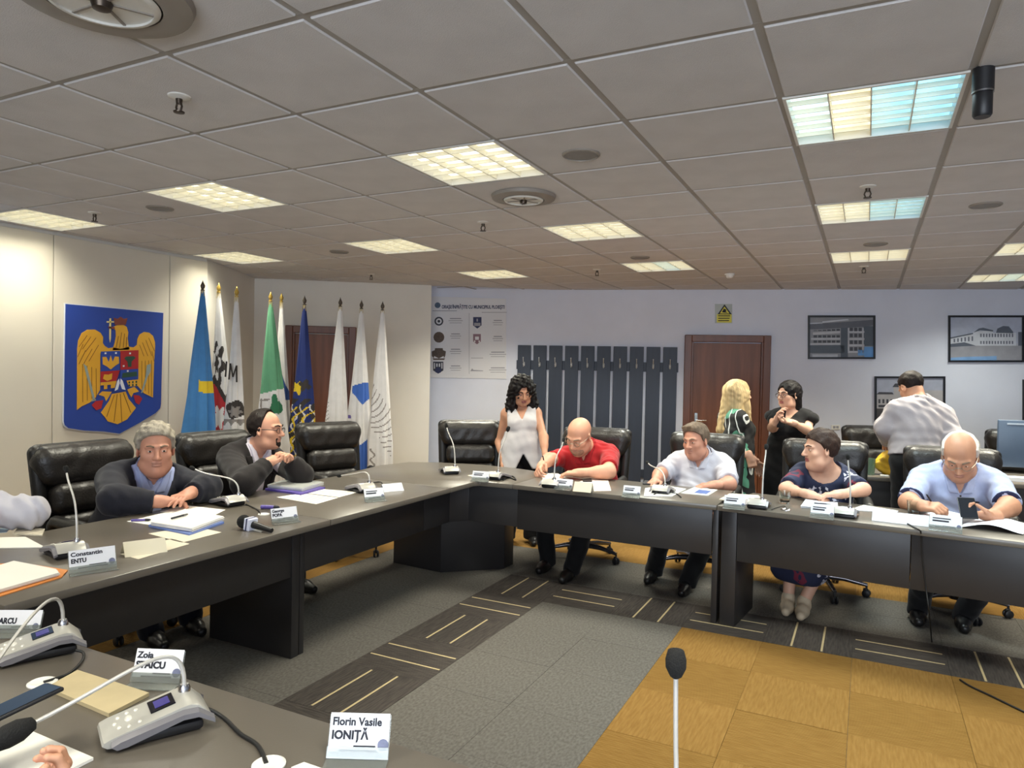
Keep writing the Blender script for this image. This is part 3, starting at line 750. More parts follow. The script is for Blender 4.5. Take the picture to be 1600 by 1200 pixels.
def person(label, head, pelvis, yaw, hyaw, hpitch=0, hroll=0, s=1.0, hs=None, w=1.0, belly=0.0, skin_m=None, arms=None, feet=None, knees=None, stand=False,
           top=None, hair=None, extras=(), jowl=0.0, female=False, low=False, eyes=True, brow=None, group=None, trousers=None, shoes=True, skirt=None, neckr=1.0, rise=None):
    hs = hs or s
    head = V(head); pelvis = V(pelvis); Rh = Rz(math.radians(hyaw)) @ Rx(math.radians(hpitch)) @ Ry(math.radians(hroll))
    base = V((pelvis.x, pelvis.y, 0))
    F0 = heading(yaw); Rr = V((F0.y, -F0.x, 0))
    rise = (0.0 if stand else 0.05) if rise is None else rise
    nb = head+Rh @ V((0, -0.03, -0.10))*hs - V((0, 0, 0.06*s-rise))-F0*(0.01+rise*0.8)
    Tt = (nb-pelvis); ln = Tt.length; Tt.normalize(); Rr = (Rr-Tt*Rr.dot(Tt)).normalized(); Fw = Tt.cross(Rr)
    q = ln/0.50
    tp = lambda x, y, z: pelvis+(Rr*x+Fw*y)*s+Tt*(z*q)
    RT = M((Rr, Fw, Tt)).transposed()
    def tl(X, Y, Z):
        X, Y, Z = X-pelvis.x, Y-pelvis.y, Z-pelvis.z
        return ((X*Rr.x+Y*Rr.y+Z*Rr.z)/s, (X*Fw.x+Y*Fw.y+Z*Fw.z)/s, (X*Tt.x+Y*Tt.y+Z*Tt.z)/q)
    sx = 0.172 if not female else 0.150
    def torso(S, g=0.0):
        S.ell(tp(0, -0.01, 0.03), V((0.172*w, 0.125, 0.12))*s, RT, 0.05)
        S.ell(tp(0, 0.02+0.045*belly, 0.16), V((0.152*w+0.03*belly, 0.11+0.075*belly, 0.15*q/s))*s, RT, 0.07)
        S.ell(tp(0, 0.0, 0.32), V((0.165*w if not female else 0.142*w, 0.112+0.03*(w-1), 0.16*q/s))*s, RT, 0.06)
        if female:
            for e in (-1, 1): S.ell(tp(e*0.07, 0.085, 0.295), V((0.062, 0.055, 0.06))*s, RT, 0.04)
        S.cone(tp(-sx+0.03, -0.012, 0.415), tp(sx-0.03, -0.012, 0.415), 0.068*s, 0.068*s, 0.05)
        for e in (-1, 1): S.cone(tp(e*0.11, -0.02, 0.44), tp(e*0.02, -0.02, 0.505), 0.05*s, 0.046*s, 0.05)
    A = {}
    for side, nm in ((1, 'R'), (-1, 'L')):
        if not arms or nm not in arms: continue
        a = arms[nm]; sh = tp(side*sx*(0.9+0.1*w), -0.01, 0.415); wr = V(a['wrist'])
        if 'elbow' in a: el = V(a['elbow'])
        else:
            u, f = 0.29*s, 0.25*s; dv = wr-sh; L = min(dv.length, (u+f)*0.995); dv.normalize()
            ca_ = (u*u+L*L-f*f)/(2*u*L); ca_ = max(-1, min(1, ca_)); hint = V(a.get('hint', Rr*side*0.6-V((0, 0, 1))-Fw*0.2))
            hn = (hint-dv*hint.dot(dv)).normalized(); el = sh+dv*(u*ca_)+hn*(u*math.sqrt(max(0, 1-ca_*ca_)))
        A[nm] = (side, sh, el, wr, a)
    aw = 0.85+0.15*w if not female else 0.82*(0.8+0.2*w)
    def armp(S, nm, t0=0.0, t1=2.0, g=0.0, k=0.03):
        side, sh, el, wr, a = A[nm]
        r = (0.056*s*aw, 0.044*s*aw, 0.043*s*aw, 0.029*s*aw)
        S.cone(sh, sh.lerp(el, min(1, t1)), r[0]+g, r[0]+(r[1]-r[0])*min(1, t1)+g, k, flat=t1 <= 1)
        if t1 > 1:
            S.cone(el, el.lerp(wr, t1-1), r[2]+g, r[2]+(r[3]-r[2])*(t1-1)+g, k, flat=t1 < 1.99)
            if t1 > 1.5: S.cone(el, el.lerp(wr, 0.35), 0.044*s*aw+g, 0.041*s*aw+g, k)
    # skin: body
    B = SDF(); torso(B)
    hn_top = head+Rh @ V((0, -0.022, -0.055))*hs
    B.cone(tp(0, -0.012, 0.47), hn_top, 0.058*s*neckr, 0.054*s*neckr, 0.03)
    for nm in A: armp(B, nm)
    legs = []
    for i, e in enumerate((1, -1)):
        hip = tp(e*0.09*w, 0.0, 0.0)
        if stand: kn = V((hip.x, hip.y, 0.49*s))+F0*0.02; an_ = V((*feet[i][:2], 0.08)) if feet else V((hip.x, hip.y, 0.08))
        else:
            an_ = V((*feet[i][:2], 0.085)) if feet else hip+F0*0.42+V((0, 0, -hip.z+0.085))
            kn = V(knees[i]) if knees else hip+F0*0.40*s+Rr*e*0.05+V((0, 0, 0.03))
        legs.append((hip, kn, an_))
        B.cone(hip, kn, 0.078*s*(0.7+0.3*w), 0.054*s, 0.03); B.cone(kn, an_, 0.052*s, 0.036*s, 0.02)
    bl = [B.net(0.016 if low else 0.0125)]
    hand_objs = []
    for nm in A:
        side, sh, el, wr, a = A[nm]
        if a.get('hand', True):
            S = SDF(); S.cone(el.lerp(wr, 0.6), wr, 0.034*s*aw, 0.029*s*aw, 0.02)
            d = V(a.get('dir', wr-el)); n = V(a.get('palm', (0, 0, -1)))
            hand_prims(S, wr, d, n, side, a.get('pose', 'rest'), a.get('size', s))
            bl.append(S.net(0.0042))
    SH = head_parts(hs, hair, jowl, female=female)
    loc = Rh.transposed() @ (tp(0, -0.012, 0.46)-head)/hs
    SH.cone(loc, (0, -0.022, -0.055), 0.058*s/hs*neckr, 0.054*s/hs*neckr, 0.03)
    hv, hf = SH.net(0.0055 if low else 0.0038, lo=(-0.11, -0.13, min(-0.15, loc.z*0.6-0.06)), hi=(0.11, 0.15, 0.14), closed=False)
    fc = hv[hf].mean(1)
    mi = ((np.abs(fc[:, 0]) < 0.0225) & (fc[:, 1] > 0.083) & (fc[:, 2] < -0.0485) & (fc[:, 2] > -0.072)).astype(int)
    RhN = np.array(Rh)
    toW = lambda v: (v*hs) @ RhN.T+np.array(head)
    bl.append((toW(hv), hf, mi))
    bl = [(p[0]-np.array(base),)+tuple(p[1:]) for p in bl]
    sm = skin_m or skin('skin_fair', 'c99a80')
    root = link('person', mesh_from('person', bl, [sm, m_lip if female else mat('lips_pale', 'b07f6d', 0.5, noise=0.05, scale=20)]))
    root.location = base; tag(root, label, 'person', group)
    def child(name, parts, m):
        if not isinstance(parts, list): parts = [parts]
        parts = [(p[0]-np.array(base),)+tuple(p[1:]) for p in parts if len(p[0])]
        return link(name, mesh_from(name, parts, m), root) if parts else None
    def hchild(name, S_, h, m, **kw):
        v, f = S_.net(h, **kw)
        return child(name, (toW(v), f), m) if len(v) else None
    def hmb(name, mb, m):
        me = mb.mesh(name, m, 50); me.transform(M.Translation(head-base) @ Rh.to_4x4() @ M.Scale(hs, 4)); return link(name, me, root)
    # features
    if eyes and not low:
        for e in (-1, 1):
            mb = MB(); mb.ball((e*0.031, 0.0765, 0.0045), (0.0125, 0.0125, 0.0068 if hpitch > -22 else 0.0035), 12, m=0); mb.ball((e*0.031, 0.0855, 0.0045), (0.0055, 0.004, 0.0052 if hpitch > -22 else 0.003), 10, m=1)
            hmb('eye', mb, [m_eye, m_iris])
            if brow is not None:
                mb = MB(); mb.tube([(e*0.014, 0.0985, 0.027), (e*0.030, 0.094, 0.0335), (e*0.047, 0.079, 0.029)], [0.0042, 0.0045, 0.0025], 7); hmb('eyebrow', mb, brow)
    # hair
    if hair:
        hm_ = hair['m']; S = SDF(); kind = hair['kind']; amp = hair.get('amp', 0.004); fr = hair.get('f', 70)
        S.noise = lambda X, Y, Z: (amp*np.sin(fr*X+5*np.sin(fr*0.3*Z))*np.sin(fr*Y+2)*np.sin(fr*Z+1)+0.5*amp*np.sin(fr*1.9*X+fr*0.8*Z)).astype(np.float32)
        th = hair.get('th', 0.010)
        if kind in HG:
            S.ell((0, -0.016, 0.038), (0.076+th, 0.097+th, 0.085+th*1.2), k=0.01)
            if hair.get('flop'): S.ell((hair['flop'], 0.05, 0.105), (0.06, 0.04, 0.02), k=0.03)
            g = hair.get('g', HG[kind]); gy = [x[0] for x in g]; gz = [x[1] for x in g]
            S.cut(lambda X, Y, Z: (np.interp(Y, gy, gz)-Z).astype(np.float32)+0*X)
            if kind == 'fringe': S.cut(lambda X, Y, Z: (Z-0.062+0.35*Y+0*X).astype(np.float32))
        else:
            S.ell((0, -0.018, 0.036), (0.078+th, 0.10+th, 0.088+th), k=0.02)
            for a_, b_, r1, r2 in hair['locks']: S.cone(a_, b_, r1, r2, 0.035)
            fo = hair.get('face', ((0, 0.115, -0.03), (0.058, 0.085, 0.095)))
            S.ell(fo[0], fo[1], k=0.012, sub=True)
        hchild('hair', S, 0.006 if low else 0.0045, hm_)
    # clothes
    t = top
    if t:
        def top_sdf(g, t1, amp, ph=0.0):
            S = SDF(); torso(S)
            for nm in A: armp(S, nm, t1=t1)
            if t.get('flare'):
                for e in (-1, 1): S.cone(tp(e*0.07, 0.005, 0.0), tp(e*0.085, 0.005, -0.30), 0.115*s, 0.125*s, 0.06)
            if not t.get('tuck', False) or not stand:
                pass
            S.grow = g; S.noise = wrinkle(amp*0.85, t.get('wf', 0.95), ph)
            return S
        def neck_cut(r, depth=0.0, wid=0.0, zc=0.525):
            def fn(X, Y, Z):
                x, y, z = tl(X, Y, Z)
                d = r-np.sqrt(x*x+(y-0.01)**2+((z-zc)*0.9)**2)
                na, nc = tp(0, -0.012, 0.475), hn_top; ba = nc-na; L2 = ba.length_squared
                px, py, pz = X-na.x, Y-na.y, Z-na.z; tt = np.maximum((px*ba.x+py*ba.y+pz*ba.z)/L2, 0.12)
                d = np.maximum(d, (0.054*s*neckr+t.get('g', 0.012)+0.006)-np.sqrt((px-tt*ba.x)**2+(py-tt*ba.y)**2+(pz-tt*ba.z)**2))
                if depth:
                    zz = zc-depth; wd = np.minimum((z-zz)*wid/depth-np.abs(x), np.minimum(y-0.02, 0.62-z)); d = np.maximum(d, wd)
                return d.astype(np.float32)
            return fn
        def sleeve_cut(nm, t1):
            side, sh, el, wr, a = A[nm]
            if t1 <= 1: e_ = sh.lerp(el, t1); dv = (el-sh).normalized()
            else: e_ = el.lerp(wr, t1-1); dv = (wr-el).normalized()
            c_ = e_+dv*0.075; rb = 0.105*s
            return lambda X, Y, Z: np.minimum((X-e_.x)*dv.x+(Y-e_.y)*dv.y+(Z-e_.z)*dv.z, rb-np.sqrt((X-c_.x)**2+(Y-c_.y)**2+(Z-c_.z)**2)).astype(np.float32)
        hem = t.get('hem', -0.03)
        def hem_cut(X, Y, Z):
            x, y, z = tl(X, Y, Z); return (hem-z).astype(np.float32)
        h = 0.014 if low else t.get('h', 0.0095)
        t1 = t.get('sleeve', 0.6); g = t.get('g', 0.012)
        S = top_sdf(g, t1, t.get('wr', 0.004), t.get('ph', 0.0))
        S.cut(neck_cut(t.get('nr', 0.085), t.get('v', 0), t.get('vw', 0.0), t.get('zc', 0.525))); S.cut(hem_cut)
        if t1 < 0.25:
            for nm in A:
                side, sh, el, wr, a = A[nm]
                off = t.get('off', 0.02)
                S.cut(lambda X, Y, Z, side=side, off=off: np.minimum(side*tl(X, Y, Z)[0]-(sx-off), 0.03*0+tl(X, Y, Z)[2]-0.20).astype(np.float32))
        for fn in t.get('cuts', ()): S.cut(lambda X, Y, Z, fn=fn: fn(*tl(X, Y, Z)).astype(np.float32))
        child(t.get('name', 'shirt'), S.net(h), t['m'])
        if t.get('cuffs'):
            for nm in A:
                side, sh, el, wr, a = A[nm]; S = SDF(); c0, c1 = el.lerp(wr, t1-1-0.02), el.lerp(wr, t1-1+0.09)
                S.cone(c0, c1, 0.037*s*aw, 0.034*s*aw, 0.0)
                dv = (wr-el).normalized(); S.cut(lambda X, Y, Z: ((X-c1.x)*dv.x+(Y-c1.y)*dv.y+(Z-c1.z)*dv.z).astype(np.float32)); child('cuff', S.net(0.006), t['cuffs'])
        if t.get('trim'):
            for nm in A:
                side, sh, el, wr, a = A[nm]; S = SDF(); e_ = sh.lerp(el, t1-0.04); e2 = sh.lerp(el, t1); dv = (el-sh).normalized()
                r_ = (0.056+(0.044-0.056)*t1)*s*aw+g+0.004; S.cone(e_, e2+dv*0.02, r_, r_, 0)
                S.cut(lambda X, Y, Z: np.maximum((X-e2.x)*dv.x+(Y-e2.y)*dv.y+(Z-e2.z)*dv.z, -((X-e_.x)*dv.x+(Y-e_.y)*dv.y+(Z-e_.z)*dv.z)).astype(np.float32)); child('sleeve_trim', S.net(0.007), t['trim'])
        if t.get('collar'):
            S = SDF(); nr_ = 0.06*s*neckr
            a_ = tp(0, -0.012, 0.462); N_ = (hn_top-a_).normalized(); b_ = a_+N_*0.085; nr_ = 0.057*s*neckr
            S.cone(a_, b_, nr_+0.034, nr_+0.015, 0); S.cone(a_-N_*0.03, b_+N_*0.04, nr_+0.016, nr_+0.003, 0, True)
            fN = (Fw-N_*Fw.dot(N_)).normalized(); cc_ = a_+N_*0.050
            def cband(X, Y, Z):
                al = (X-cc_.x)*N_.x+(Y-cc_.y)*N_.y+(Z-cc_.z)*N_.z; fr_ = (X-cc_.x)*fN.x+(Y-cc_.y)*fN.y+(Z-cc_.z)*fN.z
                return (np.abs(al+0.12*fr_)-0.023).astype(np.float32)
            def cgap(X, Y, Z):
                fr_ = (X-cc_.x)*fN.x+(Y-cc_.y)*fN.y+(Z-cc_.z)*fN.z; sd = (X-cc_.x)*Rr.x+(Y-cc_.y)*Rr.y+(Z-cc_.z)*Rr.z; al = (X-cc_.x)*N_.x+(Y-cc_.y)*N_.y+(Z-cc_.z)*N_.z
                return np.minimum(fr_-0.015, 0.016+0.75*(al+0.026)-np.abs(sd)).astype(np.float32)
            S.cut(cband); S.cut(cgap)
            child('collar', S.net(0.0055), t['collar'])
        if t.get('collar'):
            zf = t.get('zf', 0.385)
            for e in (-1, 1):
                S = top_sdf(g+0.012, 0.1, 0.0, 0.0)
                def flap(X, Y, Z, e=e):
                    x, y, z = tl(X, Y, Z); x = x*e; v = 0.004+(z-zf-0.02)*0.50
                    return np.maximum(np.maximum(v-x, x-v-0.055+0.2*(z-zf)), np.maximum(-y-0.01, np.maximum(z-0.53, zf+0.02+0.12*np.abs(x)-z))).astype(np.float32)
                S.cut(flap); S.cut(neck_cut(t.get('nr', 0.085)-0.006, 0, 0, t.get('zc', 0.525))); child('collar_flap', S.net(0.0075), t['collar'])
        if t.get('jacket'):
            jm = t['jacket']; z0 = t.get('jz', 0.14); vs_ = t.get('jv', 0.23)
            S = top_sdf(0.024, 1.86, 0.0026, 1.3); S.cut(neck_cut(0.088, 0, 0, 0.53)); S.cut(lambda X, Y, Z: (-0.08-tl(X, Y, Z)[2]).astype(np.float32))
            def vcut(X, Y, Z):
                x, y, z = tl(X, Y, Z); return np.minimum(np.minimum((z-z0)*vs_+0.004-np.abs(x), 0.19+0.08*belly-y), y-0.0).astype(np.float32)
            S.cut(vcut)
            child('jacket', S.net(h), jm)
            for e in (-1, 1):
                S = top_sdf(0.030, 0.1, 0.003, 0.4); S.cut(neck_cut(0.086, 0, 0, 0.53))
                def lap(X, Y, Z, e=e):
                    x, y, z = tl(X, Y, Z); x = x*e; v = (z-z0)*vs_
                    return np.maximum(np.maximum(v-x, x-v-0.052*np.clip((z-z0)*6, 0.05, 1)), np.maximum(np.maximum(-y+0.02, y-0.2-0.08*belly), np.maximum(z-0.47, z0-z))).astype(np.float32)
                S.cut(lap); child('lapel', S.net(0.0085), t.get('lapel', jm))
    if skirt:
        S = SDF(); torso(S); S.p = S.p[:2]
        zb = skirt['z']; b_ = V((pelvis.x, pelvis.y, zb)) if stand else None
        if stand:
            for e in (-1, 1):
                hip = tp(e*0.07, 0, 0.0); S.cone(hip, V((hip.x, hip.y, zb))+Rr*e*0.03+F0*0.0, 0.115*s*w, skirt['r'], 0.08)
        else:
            for hip, kn, an_ in legs:
                S.cone(hip, kn, 0.11*s*w, 0.095*s, 0.08); S.cone(kn, V((an_.x, an_.y, zb+0.06)).lerp(kn, 0.1), 0.10*s, skirt['r'], 0.09)
        S.grow = 0.012; S.noise = wrinkle(0.005, 0.7)
        S.cut(lambda X, Y, Z: (zb-Z+0*X+0*Y).astype(np.float32))
        child('skirt', S.net(0.014), skirt['m'])
    if trousers:
        S = SDF(); S.ell(tp(0, -0.01, 0.03), V((0.172*w, 0.125, 0.12))*s, RT, 0.05)
        S.ell(tp(0, 0.015+0.04*belly, 0.09), V((0.15*w+0.03*belly, 0.11+0.06*belly, 0.08))*s, RT, 0.05)
        for hip, kn, an_ in legs:
            S.cone(hip, kn, 0.082*s*(0.7+0.3*w), 0.064*s, 0.04); S.cone(kn, an_+V((0, 0, -0.03)), 0.06*s, trousers.get('r', 0.052), 0.03)
        S.grow = 0.012; S.noise = wrinkle(0.005, 0.7)
        S.cut(lambda X, Y, Z: (0.03-Z+0*X+0*Y).astype(np.float32))
        zt = trousers.get('z', 0.10)
        S.cut(lambda X, Y, Z: (tl(X, Y, Z)[2]-zt).astype(np.float32))
        child('trousers', S.net(0.014 if stand else 0.016), trousers['m'])
        if trousers.get('belt'):
            S = SDF(); S.ell(tp(0, -0.01, zt-0.03), V((0.172*w+0.003, 0.128, 0.16))*s, RT, 0.0); S.grow = 0.016
            S.cut(lambda X, Y, Z: (np.abs(tl(X, Y, Z)[2]-zt+0.008)-0.017).astype(np.float32)); child('belt', S.net(0.009), trousers['belt'])
    if shoes:
        for hip, kn, an_ in legs:
            fd = V((an_.x-kn.x, an_.y-kn.y, 0)); fd = F0 if stand or fd.length < 0.15 else (F0+fd*0.3).normalized()
            S = SDF(); S.cone(an_+V((0, 0, -0.035))-fd*0.03, an_+V((0, 0, -0.045))+fd*0.09, 0.042*s, 0.036*s, 0.03); S.cone(an_+fd*0.08+V((0, 0, -0.05)), an_+fd*0.16+V((0, 0, -0.055)), 0.04*s, 0.028*s, 0.03)
            S.cone(an_, an_+V((0, 0, -0.03)), 0.043*s, 0.04*s, 0.02)
            S.cut(lambda X, Y, Z: (0.002-Z+0*X+0*Y).astype(np.float32)); child('shoe', S.net(0.0095), shoes if not isinstance(shoes, bool) else m_shoe)
    P = dict(root=root, base=base, tp=tp, tl=tl, A=A, head=head, Rh=Rh, hs=hs, child=child, hmb=hmb, hchild=hchild, Fw=Fw, Rr=Rr, T=Tt, s=s)
    return P
def glasses(P, m, r=0.019, half=False, m_lens=None):
    mb = MB()
    for e in (-1, 1):
        c = (e*0.033, 0.1, 0.001); n = 18
        pts = [(c[0]+r*1.15*math.cos(k*2*math.pi/n), 0.102-0.006*abs(math.cos(k*2*math.pi/n)), c[2]+r*0.85*math.sin(k*2*math.pi/n)) for k in range(n+1)]
        if half: pts = [p for p in pts if p[2] <= 0.004] or pts
        mb.tube(pts if not half else sorted(pts, key=lambda p: p[0]), 0.0017, 6)
        mb.tube([(e*0.055, 0.097, 0.006), (e*0.074, 0.06, 0.009), (e*0.083, -0.005, 0.01)], 0.0022, 6)
    mb.tube([(-0.012, 0.106, 0.004), (0, 0.1085, 0.007), (0.012, 0.106, 0.004)], 0.0022, 6)
    return P['hmb']('glasses', mb, m)

mh_grey = mat('grey_hair', '948d80', 0.75, noise=0.25, scale=60, stretch=(1, 1, 0.3), bump=0.4, bscale=120, spec=0.22)
mh_dark = mat('dark_brown_hair', '1d1512', 0.55, noise=0.3, scale=60, stretch=(1, 1, 0.25), bump=0.4, bscale=120, spec=0.22)
mh_black = mat('black_hair', '120e0f', 0.5, noise=0.3, scale=60, stretch=(1, 1, 0.25), bump=0.5, bscale=120, spec=0.22)
mh_brown = mat('brown_grey_hair', '6f5f50', 0.65, noise=0.3, scale=60, stretch=(1, 1, 0.3), bump=0.4, bscale=120, spec=0.22)
mh_sbrown = mat('short_brown_hair', '35261f', 0.6, noise=0.3, scale=60, stretch=(1, 1, 0.3), bump=0.4, bscale=120, spec=0.22)
mh_blond = mat('blond_hair', 'c4ab7e', 0.55, noise=0.3, scale=50, stretch=(1, 1, 0.12), bump=0.4, bscale=90, spec=0.22)
mh_white = mat('white_hair', 'c9c2b8', 0.7, noise=0.15, scale=60, bump=0.4, bscale=120, spec=0.22)
mk_fair = skin('skin_fair', 'd2a48b'); mk_pink = skin('skin_pink', 'cf9a80'); mk_tan = skin('skin_tan', 'c08e72'); mk_red = skin('skin_ruddy', 'c48d76')
m_gl_dark = mat('dark_glasses_rim', '201a1a', 0.35, noise=0.1, scale=20); m_gl_gold = mat('thin_metal_rim', '8f8678', 0.35, 0.6, noise=0.05, scale=20)
mc_navy = cloth('navy_suit', '1c1d27', 0.12, 30); mc_blueshirt = cloth('light_blue_shirt', '9fa9cf', 0.06, 20); mc_dark = cloth('dark_suit', '1b1718', 0.12, 30); mc_pale = cloth('pale_shirt', 'c9c3cf', 0.05)
mc_white = cloth('white_cotton', 'bfbec8', 0.03); mc_red = cloth('red_cotton', '9e1d22', 0.07); mc_black = cloth('black_cloth', '121214', 0.12, 25); mc_polo = cloth('pale_blue_polo', 'aab4d4', 0.07, 26)
mc_polot = cloth('navy_trim', '2a3050'); mc_beige = cloth('beige_shirt', 'aaa3a6', 0.05); mc_vest = cloth('white_waistcoat', 'c4c1c3', 0.03, rough=0.6)




# 1 grey-haired man
hd = atx(243, 702, -3.62)
P1 = person('grey haired man in a navy suit and open blue shirt, hands folded on the desk', hd, (-3.88, hd.y+0.02, 0.5), -108, -122, -4, 0, 1.08, 1.14, 1.22, 0.6, mk_red,
    arms=dict(R=dict(elbow=(-3.50, 2.36, 0.83), wrist=(-3.37, 2.53, 0.81), dir=(0.25, 1, -0.1), palm=(0.1, 0, -1), pose='rest'),
              L=dict(elbow=(-3.42, 2.88, 0.835), wrist=(-3.36, 2.71, 0.83), dir=(0.35, -1, -0.12), palm=(0.0, 0, -1), pose='flat')),
    feet=[(-3.5, hd.y-0.1), (-3.5, hd.y+0.15)], top=dict(m=mc_blueshirt, sleeve=1.8, g=0.010, nr=0.07, v=0.09, vw=0.05, collar=mc_blueshirt, jacket=mc_navy, jz=0.10, jv=0.26, cuffs=mc_navy),
    hair=dict(kind='short', m=mh_grey, th=0.017, amp=0.005, f=80), jowl=0.6, brow=mh_brown, trousers=dict(m=mc_navy), neckr=1.12)
# 2 goateed man
hd = atx(416, 672, -3.66)
cl = atx(440, 716, -3.36)
P2 = person('balding man with goatee and glasses in a dark suit, hands clasped before his chin', hd, (-3.92, hd.y-0.05, 0.5), -95, -72, 0, 0, 1.04, 1.1, 1.12, 0.3, mk_pink,
    arms=dict(R=dict(elbow=(-3.37, 3.10, 0.83), wrist=cl+V((-0.03, -0.075, -0.02)), dir=(0.3, 0.75, 0.35), palm=(0.2, 0.9, -0.2), pose='clasp'),
              L=dict(elbow=(-3.33, 3.55, 0.83), wrist=cl+V((-0.02, 0.085, -0.015)), dir=(0.3, -0.75, 0.4), palm=(0.2, -0.9, -0.2), pose='clasp')),
    feet=[(-3.5, hd.y-0.1), (-3.5, hd.y+0.15)], top=dict(m=mc_pale, sleeve=1.8, g=0.010, nr=0.07, v=0.1, vw=0.055, collar=mc_pale, jacket=mc_dark, jz=0.12, jv=0.24, cuffs=mc_white),
    hair=dict(kind='balding', m=mh_dark, th=0.011, amp=0.003), brow=mh_dark, trousers=dict(m=mc_dark))
glasses(P2, m_gl_dark, 0.018)
S = SDF(); S.ell((0, 0.080, -0.083), (0.020, 0.016, 0.022), k=0.01); S.cone((-0.024, 0.083, -0.05), (0.024, 0.083, -0.05), 0.006, 0.006, 0.008); S.ell((0, 0.088, -0.058), (0.017, 0.03, 0.010), k=0.003, sub=True)
for e in (-1, 1): S.cone((e*0.026, 0.078, -0.052), (e*0.020, 0.079, -0.085), 0.006, 0.007, 0.008)
P2['hchild']('goatee', S, 0.004, mh_dark)
side, sh, el, wr, a = P2['A']['L']; S = SDF(); S.cone(el.lerp(wr, 0.93), el.lerp(wr, 0.99), 0.036, 0.035, 0.0); P2['child']('wristwatch', S.net(0.006), m_black)
# 3 person cut by the left edge
P3 = person('person in a white shirt cut by the left picture edge, forearm on the desk', (-3.70, 1.52, 1.12), (-3.96, 1.5, 0.5), -95, -100, -5, 0, 1.03, None, 1.1, 0.3, mk_pink,
    arms=dict(L=dict(elbow=atz(48, 800, 0.84), wrist=atz(-14, 806, 0.83), dir=(0.6, -1, -0.1), pose='rest'), R=dict(wrist=(-3.15, 1.38, 0.82), dir=(1, 0.3, -0.1), pose='rest')),
    feet=[(-3.5, 1.3), (-3.5, 1.6)], top=dict(m=mc_white, sleeve=1.75, g=0.02, nr=0.08, collar=mc_white, wr=0.010), hair=dict(kind='short', m=mh_brown, th=0.012), trousers=dict(m=mc_dark), brow=mh_brown)
# 4 standing woman in white
hd = aty(816, 612, 5.72); fx = flat(hd)
P4 = person('standing woman with long dark curls in a white sleeveless waistcoat and black trousers', hd, (hd.x+0.0, hd.y+0.03, 0.86), -152, -141, -20, 4, 0.95, 1.02, 0.98, 0, mk_tan, stand=True, female=True,
    arms=dict(R=dict(wrist=aty(786, 722, 5.62), dir=(0.05, -0.1, -1), palm=(0.9, 0.2, 0), pose='hang', hint=(-0.6, 0.6, 0)), L=dict(wrist=aty(852, 722, 5.55), dir=(0.1, -0.2, -1), palm=(-0.9, 0, 0), pose='hang', hint=(0.6, 0.6, 0))),
    feet=[(fx.x-0.12, fx.y-0.03), (fx.x+0.10, fx.y+0.08)], top=dict(name='waistcoat', m=mc_vest, sleeve=0.1, g=0.014, nr=0.07, v=0.20, vw=0.072, hem=-0.27, flare=True, off=0.012, wr=0.0025, cuts=(lambda x, y, z: np.minimum((-0.08-z)*0.42-np.abs(x), y-0.02),)),
    hair=dict(kind='long', m=mh_black, th=0.028, amp=0.011, f=75, locks=[((0.07, -0.02, 0.02), (0.095, 0.0, -0.13), 0.05, 0.05), ((0.095, 0.0, -0.13), (0.085, 0.03, -0.24), 0.05, 0.035), ((-0.07, -0.02, 0.02), (-0.095, 0.0, -0.13), 0.05, 0.05), ((-0.095, 0, -0.13), (-0.085, 0.03, -0.25), 0.05, 0.035), ((0, -0.06, 0), (0, -0.08, -0.18), 0.08, 0.08)],
              face=((0, 0.13, -0.012), (0.056, 0.10, 0.098))), brow=mh_black, trousers=dict(m=mc_black, r=0.075, z=0.12))
S = SDF(); S.ell(P4['tp'](0, 0.055, 0.33), V((0.07, 0.05, 0.045)), None, 0); S.grow = 0.006; P4['child']('black_top', S.net(0.008), mc_black)
# 5 bald man in red
hd = aty(905, 681, 5.18)
P5 = person('bald bearded man in a red polo shirt and glasses, writing', hd, (hd.x+0.06, 5.5, 0.48), 180, 170, -30, -6, 1.06, 1.14, 1.18, 0.3, mk_pink,
    arms=dict(R=dict(elbow=aty(858, 718, 5.14), wrist=aty(846, 728, 4.93), dir=(0.1, -1, -0.35), palm=(0.7, 0.3, -0.6), pose='pen'), L=dict(elbow=aty(951, 737, 5.0), wrist=aty(905, 739, 4.90), dir=(-1, -0.15, -0.08), palm=(0, 0.1, -1), pose='rest')),
    feet=[(-2.2, 5.06), (-1.95, 4.93)], knees=[(-2.26, 5.1, 0.5), (-1.86, 5.08, 0.5)], top=dict(m=mc_red, sleeve=0.78, g=0.016, nr=0.078, v=0.11, vw=0.045, collar=mc_red, wr=0.005), trousers=dict(m=mc_black), brow=mh_brown, jowl=0.4, neckr=1.1)
glasses(P5, m_gl_gold, 0.019)
S = SDF(); S.ell((0, 0.03, -0.075), (0.068, 0.063, 0.048), k=0.02); S.ell((0, 0.062, -0.09), (0.034, 0.030, 0.028), k=0.02); S.ell((0, 0.1, -0.055), (0.024, 0.04, 0.014), k=0.01, sub=True)
S.cut(lambda X, Y, Z: np.maximum(Z+0.045+0.35*(0.06-Y)*0, -0.005-Y).astype(np.float32)+0*X)
P5['hchild']('beard_stubble', S, 0.0045, mat('stubble', '9c7661', 0.8, noise=0.25, scale=80))
side, sh, el, wr, a = P5['A']['L']; S = SDF(); S.cone(el.lerp(wr, 0.9), el.lerp(wr, 0.98), 0.036, 0.035, 0.0); P5['child']('wristwatch', S.net(0.006), mat('bronze_watch', '6d5136', 0.35, 0.7, noise=0.1, scale=40))
